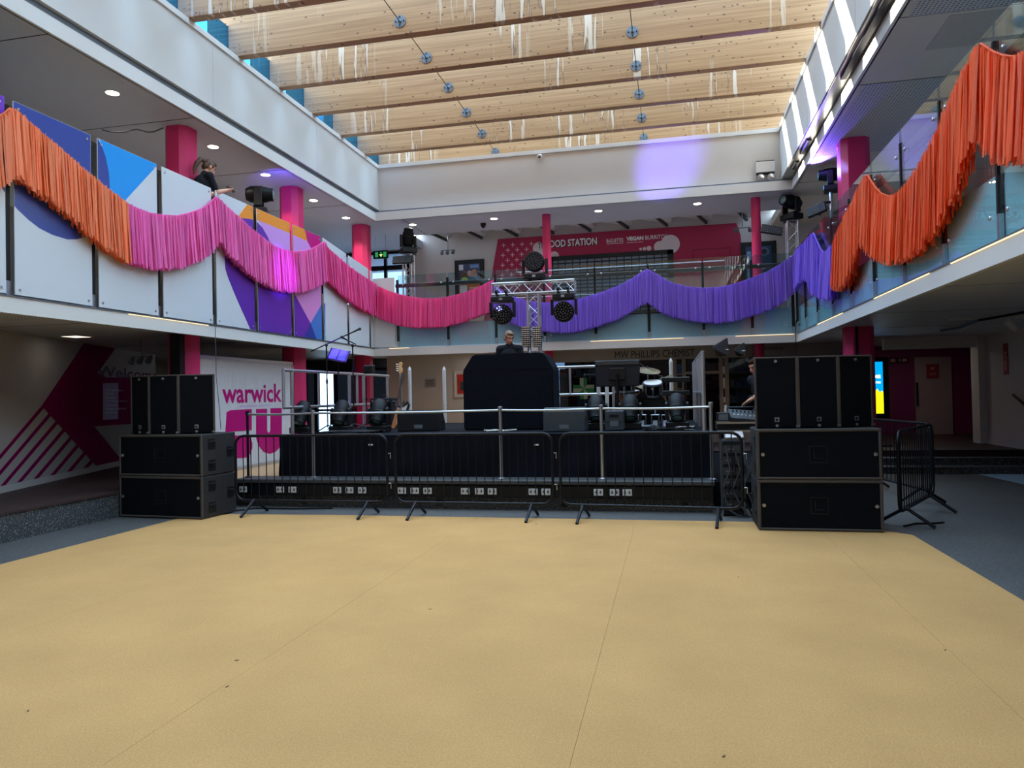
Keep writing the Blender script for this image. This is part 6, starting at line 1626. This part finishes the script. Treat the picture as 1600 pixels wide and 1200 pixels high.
    remeshed(hm, 'hair', hair, t, 0.008, 3)
    e = MB()
    for s_ in (-1, 1): e.ball(hp(s_ * 0.03, 0.081, 0.008), (0.011, 0.006, 0.005), 8, 6, F); e.ball(hp(s_ * 0.031, 0.09, 0.034), (0.02, 0.006, 0.004), 8, 6, F)
    e.build('eyes', mat('eye_dark', (40, 28, 26), 0.3), t, smooth=True)
    MB().ball(hp(0, 0.097, -0.058), (0.02, 0.005, 0.005), 8, 6, F).build('lips', mat('lips', (168, 92, 86), 0.5), t, smooth=True)
    return t
mat('shirt_black', (14, 16, 26), 0.9, noise=(20, 0.2)); mat('trousers_dark', (24, 24, 32), 0.9, noise=(20, 0.2))
mat('hair_fair', (128, 106, 84), 0.6, noise=(60, 0.25)); mat('hair_dark', (52, 36, 28), 0.9, noise=(60, 0.3), spec=0.05); mat('hair_brown', (86, 58, 42), 0.6, noise=(60, 0.3))
def J0():
    return dict(pelvis=(0, 0, 0.93), chest=(0, 0, 1.24), neck=(0, 0.0, 1.44), head=(0, -0.02, 1.575), face=(0, -1, 0), headup=(0, 0, 1),
                shL=(0.18, 0, 1.38), shR=(-0.18, 0, 1.38), elL=(0.25, 0, 1.1), elR=(-0.25, 0, 1.1), wrL=(0.2, -0.22, 1.02), wrR=(-0.2, -0.22, 1.02),
                hipL=(0.09, 0, 0.88), hipR=(-0.09, 0, 0.88), knL=(0.1, -0.02, 0.48), knR=(-0.1, -0.02, 0.48), anL=(0.1, 0.02, 0.1), anR=(-0.1, 0.02, 0.1), hands=[])
# DJ behind the booth, head bent to the right
P = at(796, 532, Y=12.55)
j = J0(); j.update(face=(0.62, -0.75, -0.35), head=(0.0, -0.05, 1.575), elL=(0.25, -0.04, 1.1), wrL=(0.14, -0.26, 1.05), wrR=(-0.14, -0.26, 1.05),
    hands=[('wrL', (-0.1, -0.9, -0.2), (0, 0, -1), 1, 0.3), ('wrR', (0.1, -0.9, -0.2), (0, 0, -1), -1, 0.3)])
person('fair haired person in a black shirt behind the black booth looking down', (P.x, 12.55, max(ZD, P.z - 1.575)), 0.0, j, 'hair_fair')
# person on the left balcony, turned to the right, hands at the panel edge holding a phone
P = at(325, 262, X=-7.2)
j = J0(); j.update(chest=(0, -0.04, 1.23), neck=(0, -0.1, 1.42), head=(0, -0.16, 1.55), face=(0, -0.9, -0.42), headup=(0, 0, 1), shL=(0.17, -0.08, 1.36), shR=(-0.17, -0.08, 1.36),
    elL=(0.2, -0.17, 1.12), elR=(-0.16, -0.2, 1.12), wrL=(0.12, -0.4, 1.22), wrR=(-0.06, -0.42, 1.22),
    hands=[('wrL', (-0.3, -0.9, 0.3), (-0.5, 0.2, 0.8), 1, 0.3), ('wrR', (0.3, -0.9, 0.3), (0.5, 0.2, 0.8), -1, 0.3)])
w = person('person with a brown ponytail and black top on the left balcony holding a phone', (P.x - 0.06, P.y - 0.14, 3.72), PI - 0.5, j, 'hair_brown', True)
ph = Matrix.Rotation(PI - 0.5, 4, 'Z')
c = ph @ Vector((0.03, -0.54, 1.28)); 
w.location.z = P.z - 1.55
tt = thing('phone', 'dark phone held by the person on the left balcony', 'phone', Vector(w.location) + c)
MB().cbox((0, 0, 0), (0.075, 0.15, 0.01), ph.to_3x3() @ Matrix.Rotation(0.5, 3, 'X')).build('phone_body', 'black_gloss', tt, bevel=0.003)
rzr = sbox('floor_balcony_riser', 'gallery_floor', -9.3, -7.12, 3.0, 15.2, 3.721, max(3.73, w.location.z))
# crew member reaching to the mixing desk from behind the right speakers
P = at(1180, 571, Y=11.3)
hnd = at(1160, 633, Y=10.85)
S0 = Vector((P.x, 11.3, 0)); zb = max(ZR, P.z - 1.575)
def L(v): return (v.x - P.x, v.y - 11.3, v.z - zb)
el = at(1190, 606, Y=11.05); wr = at(1172, 625, Y=10.9)
j = J0(); j.update(face=(-0.75, -0.55, -0.4), head=(0, -0.02, 1.56), chest=(0.1, 0.06, 1.22), neck=(0.05, 0.02, 1.42), pelvis=(0.14, 0.1, 0.92), shR=(-0.06, -0.1, 1.36), shL=(0.24, 0.1, 1.36),
    elR=L(at(1192, 612, Y=11.02)), wrR=L(wr), elL=(0.34, 0.02, 1.1), wrL=(0.3, -0.2, 1.0), hipL=(0.23, 0.1, 0.88), hipR=(0.05, 0.1, 0.88), knL=(0.24, 0.06, 0.48), knR=(0.04, 0.06, 0.48), anL=(0.24, 0.1, 0.1), anR=(0.04, 0.1, 0.1),
    hands=[('wrR', L(hnd) and tuple(Vector(L(hnd)) - Vector(L(wr))), (0, -0.5, -0.9), 1, 0.15), ('wrL', (0, -0.8, -0.4), (0, 0, -1), 1, 0.3)])
cp = person('crew member in dark clothes leaning from behind the right speakers to the mixing desk', (P.x, 11.3, zb), 0.0, j, 'hair_dark')
MB().tube([Vector(L(wr)) + (Vector(L(el)) - Vector(L(wr))) * 0.12 + Vector((0.036 * math.cos(a_), 0, 0.036 * math.sin(a_))) for a_ in [k * PI / 6 for k in range(12)]], 0.009, 6, closed=True).build('wristwatch', 'black', cp)
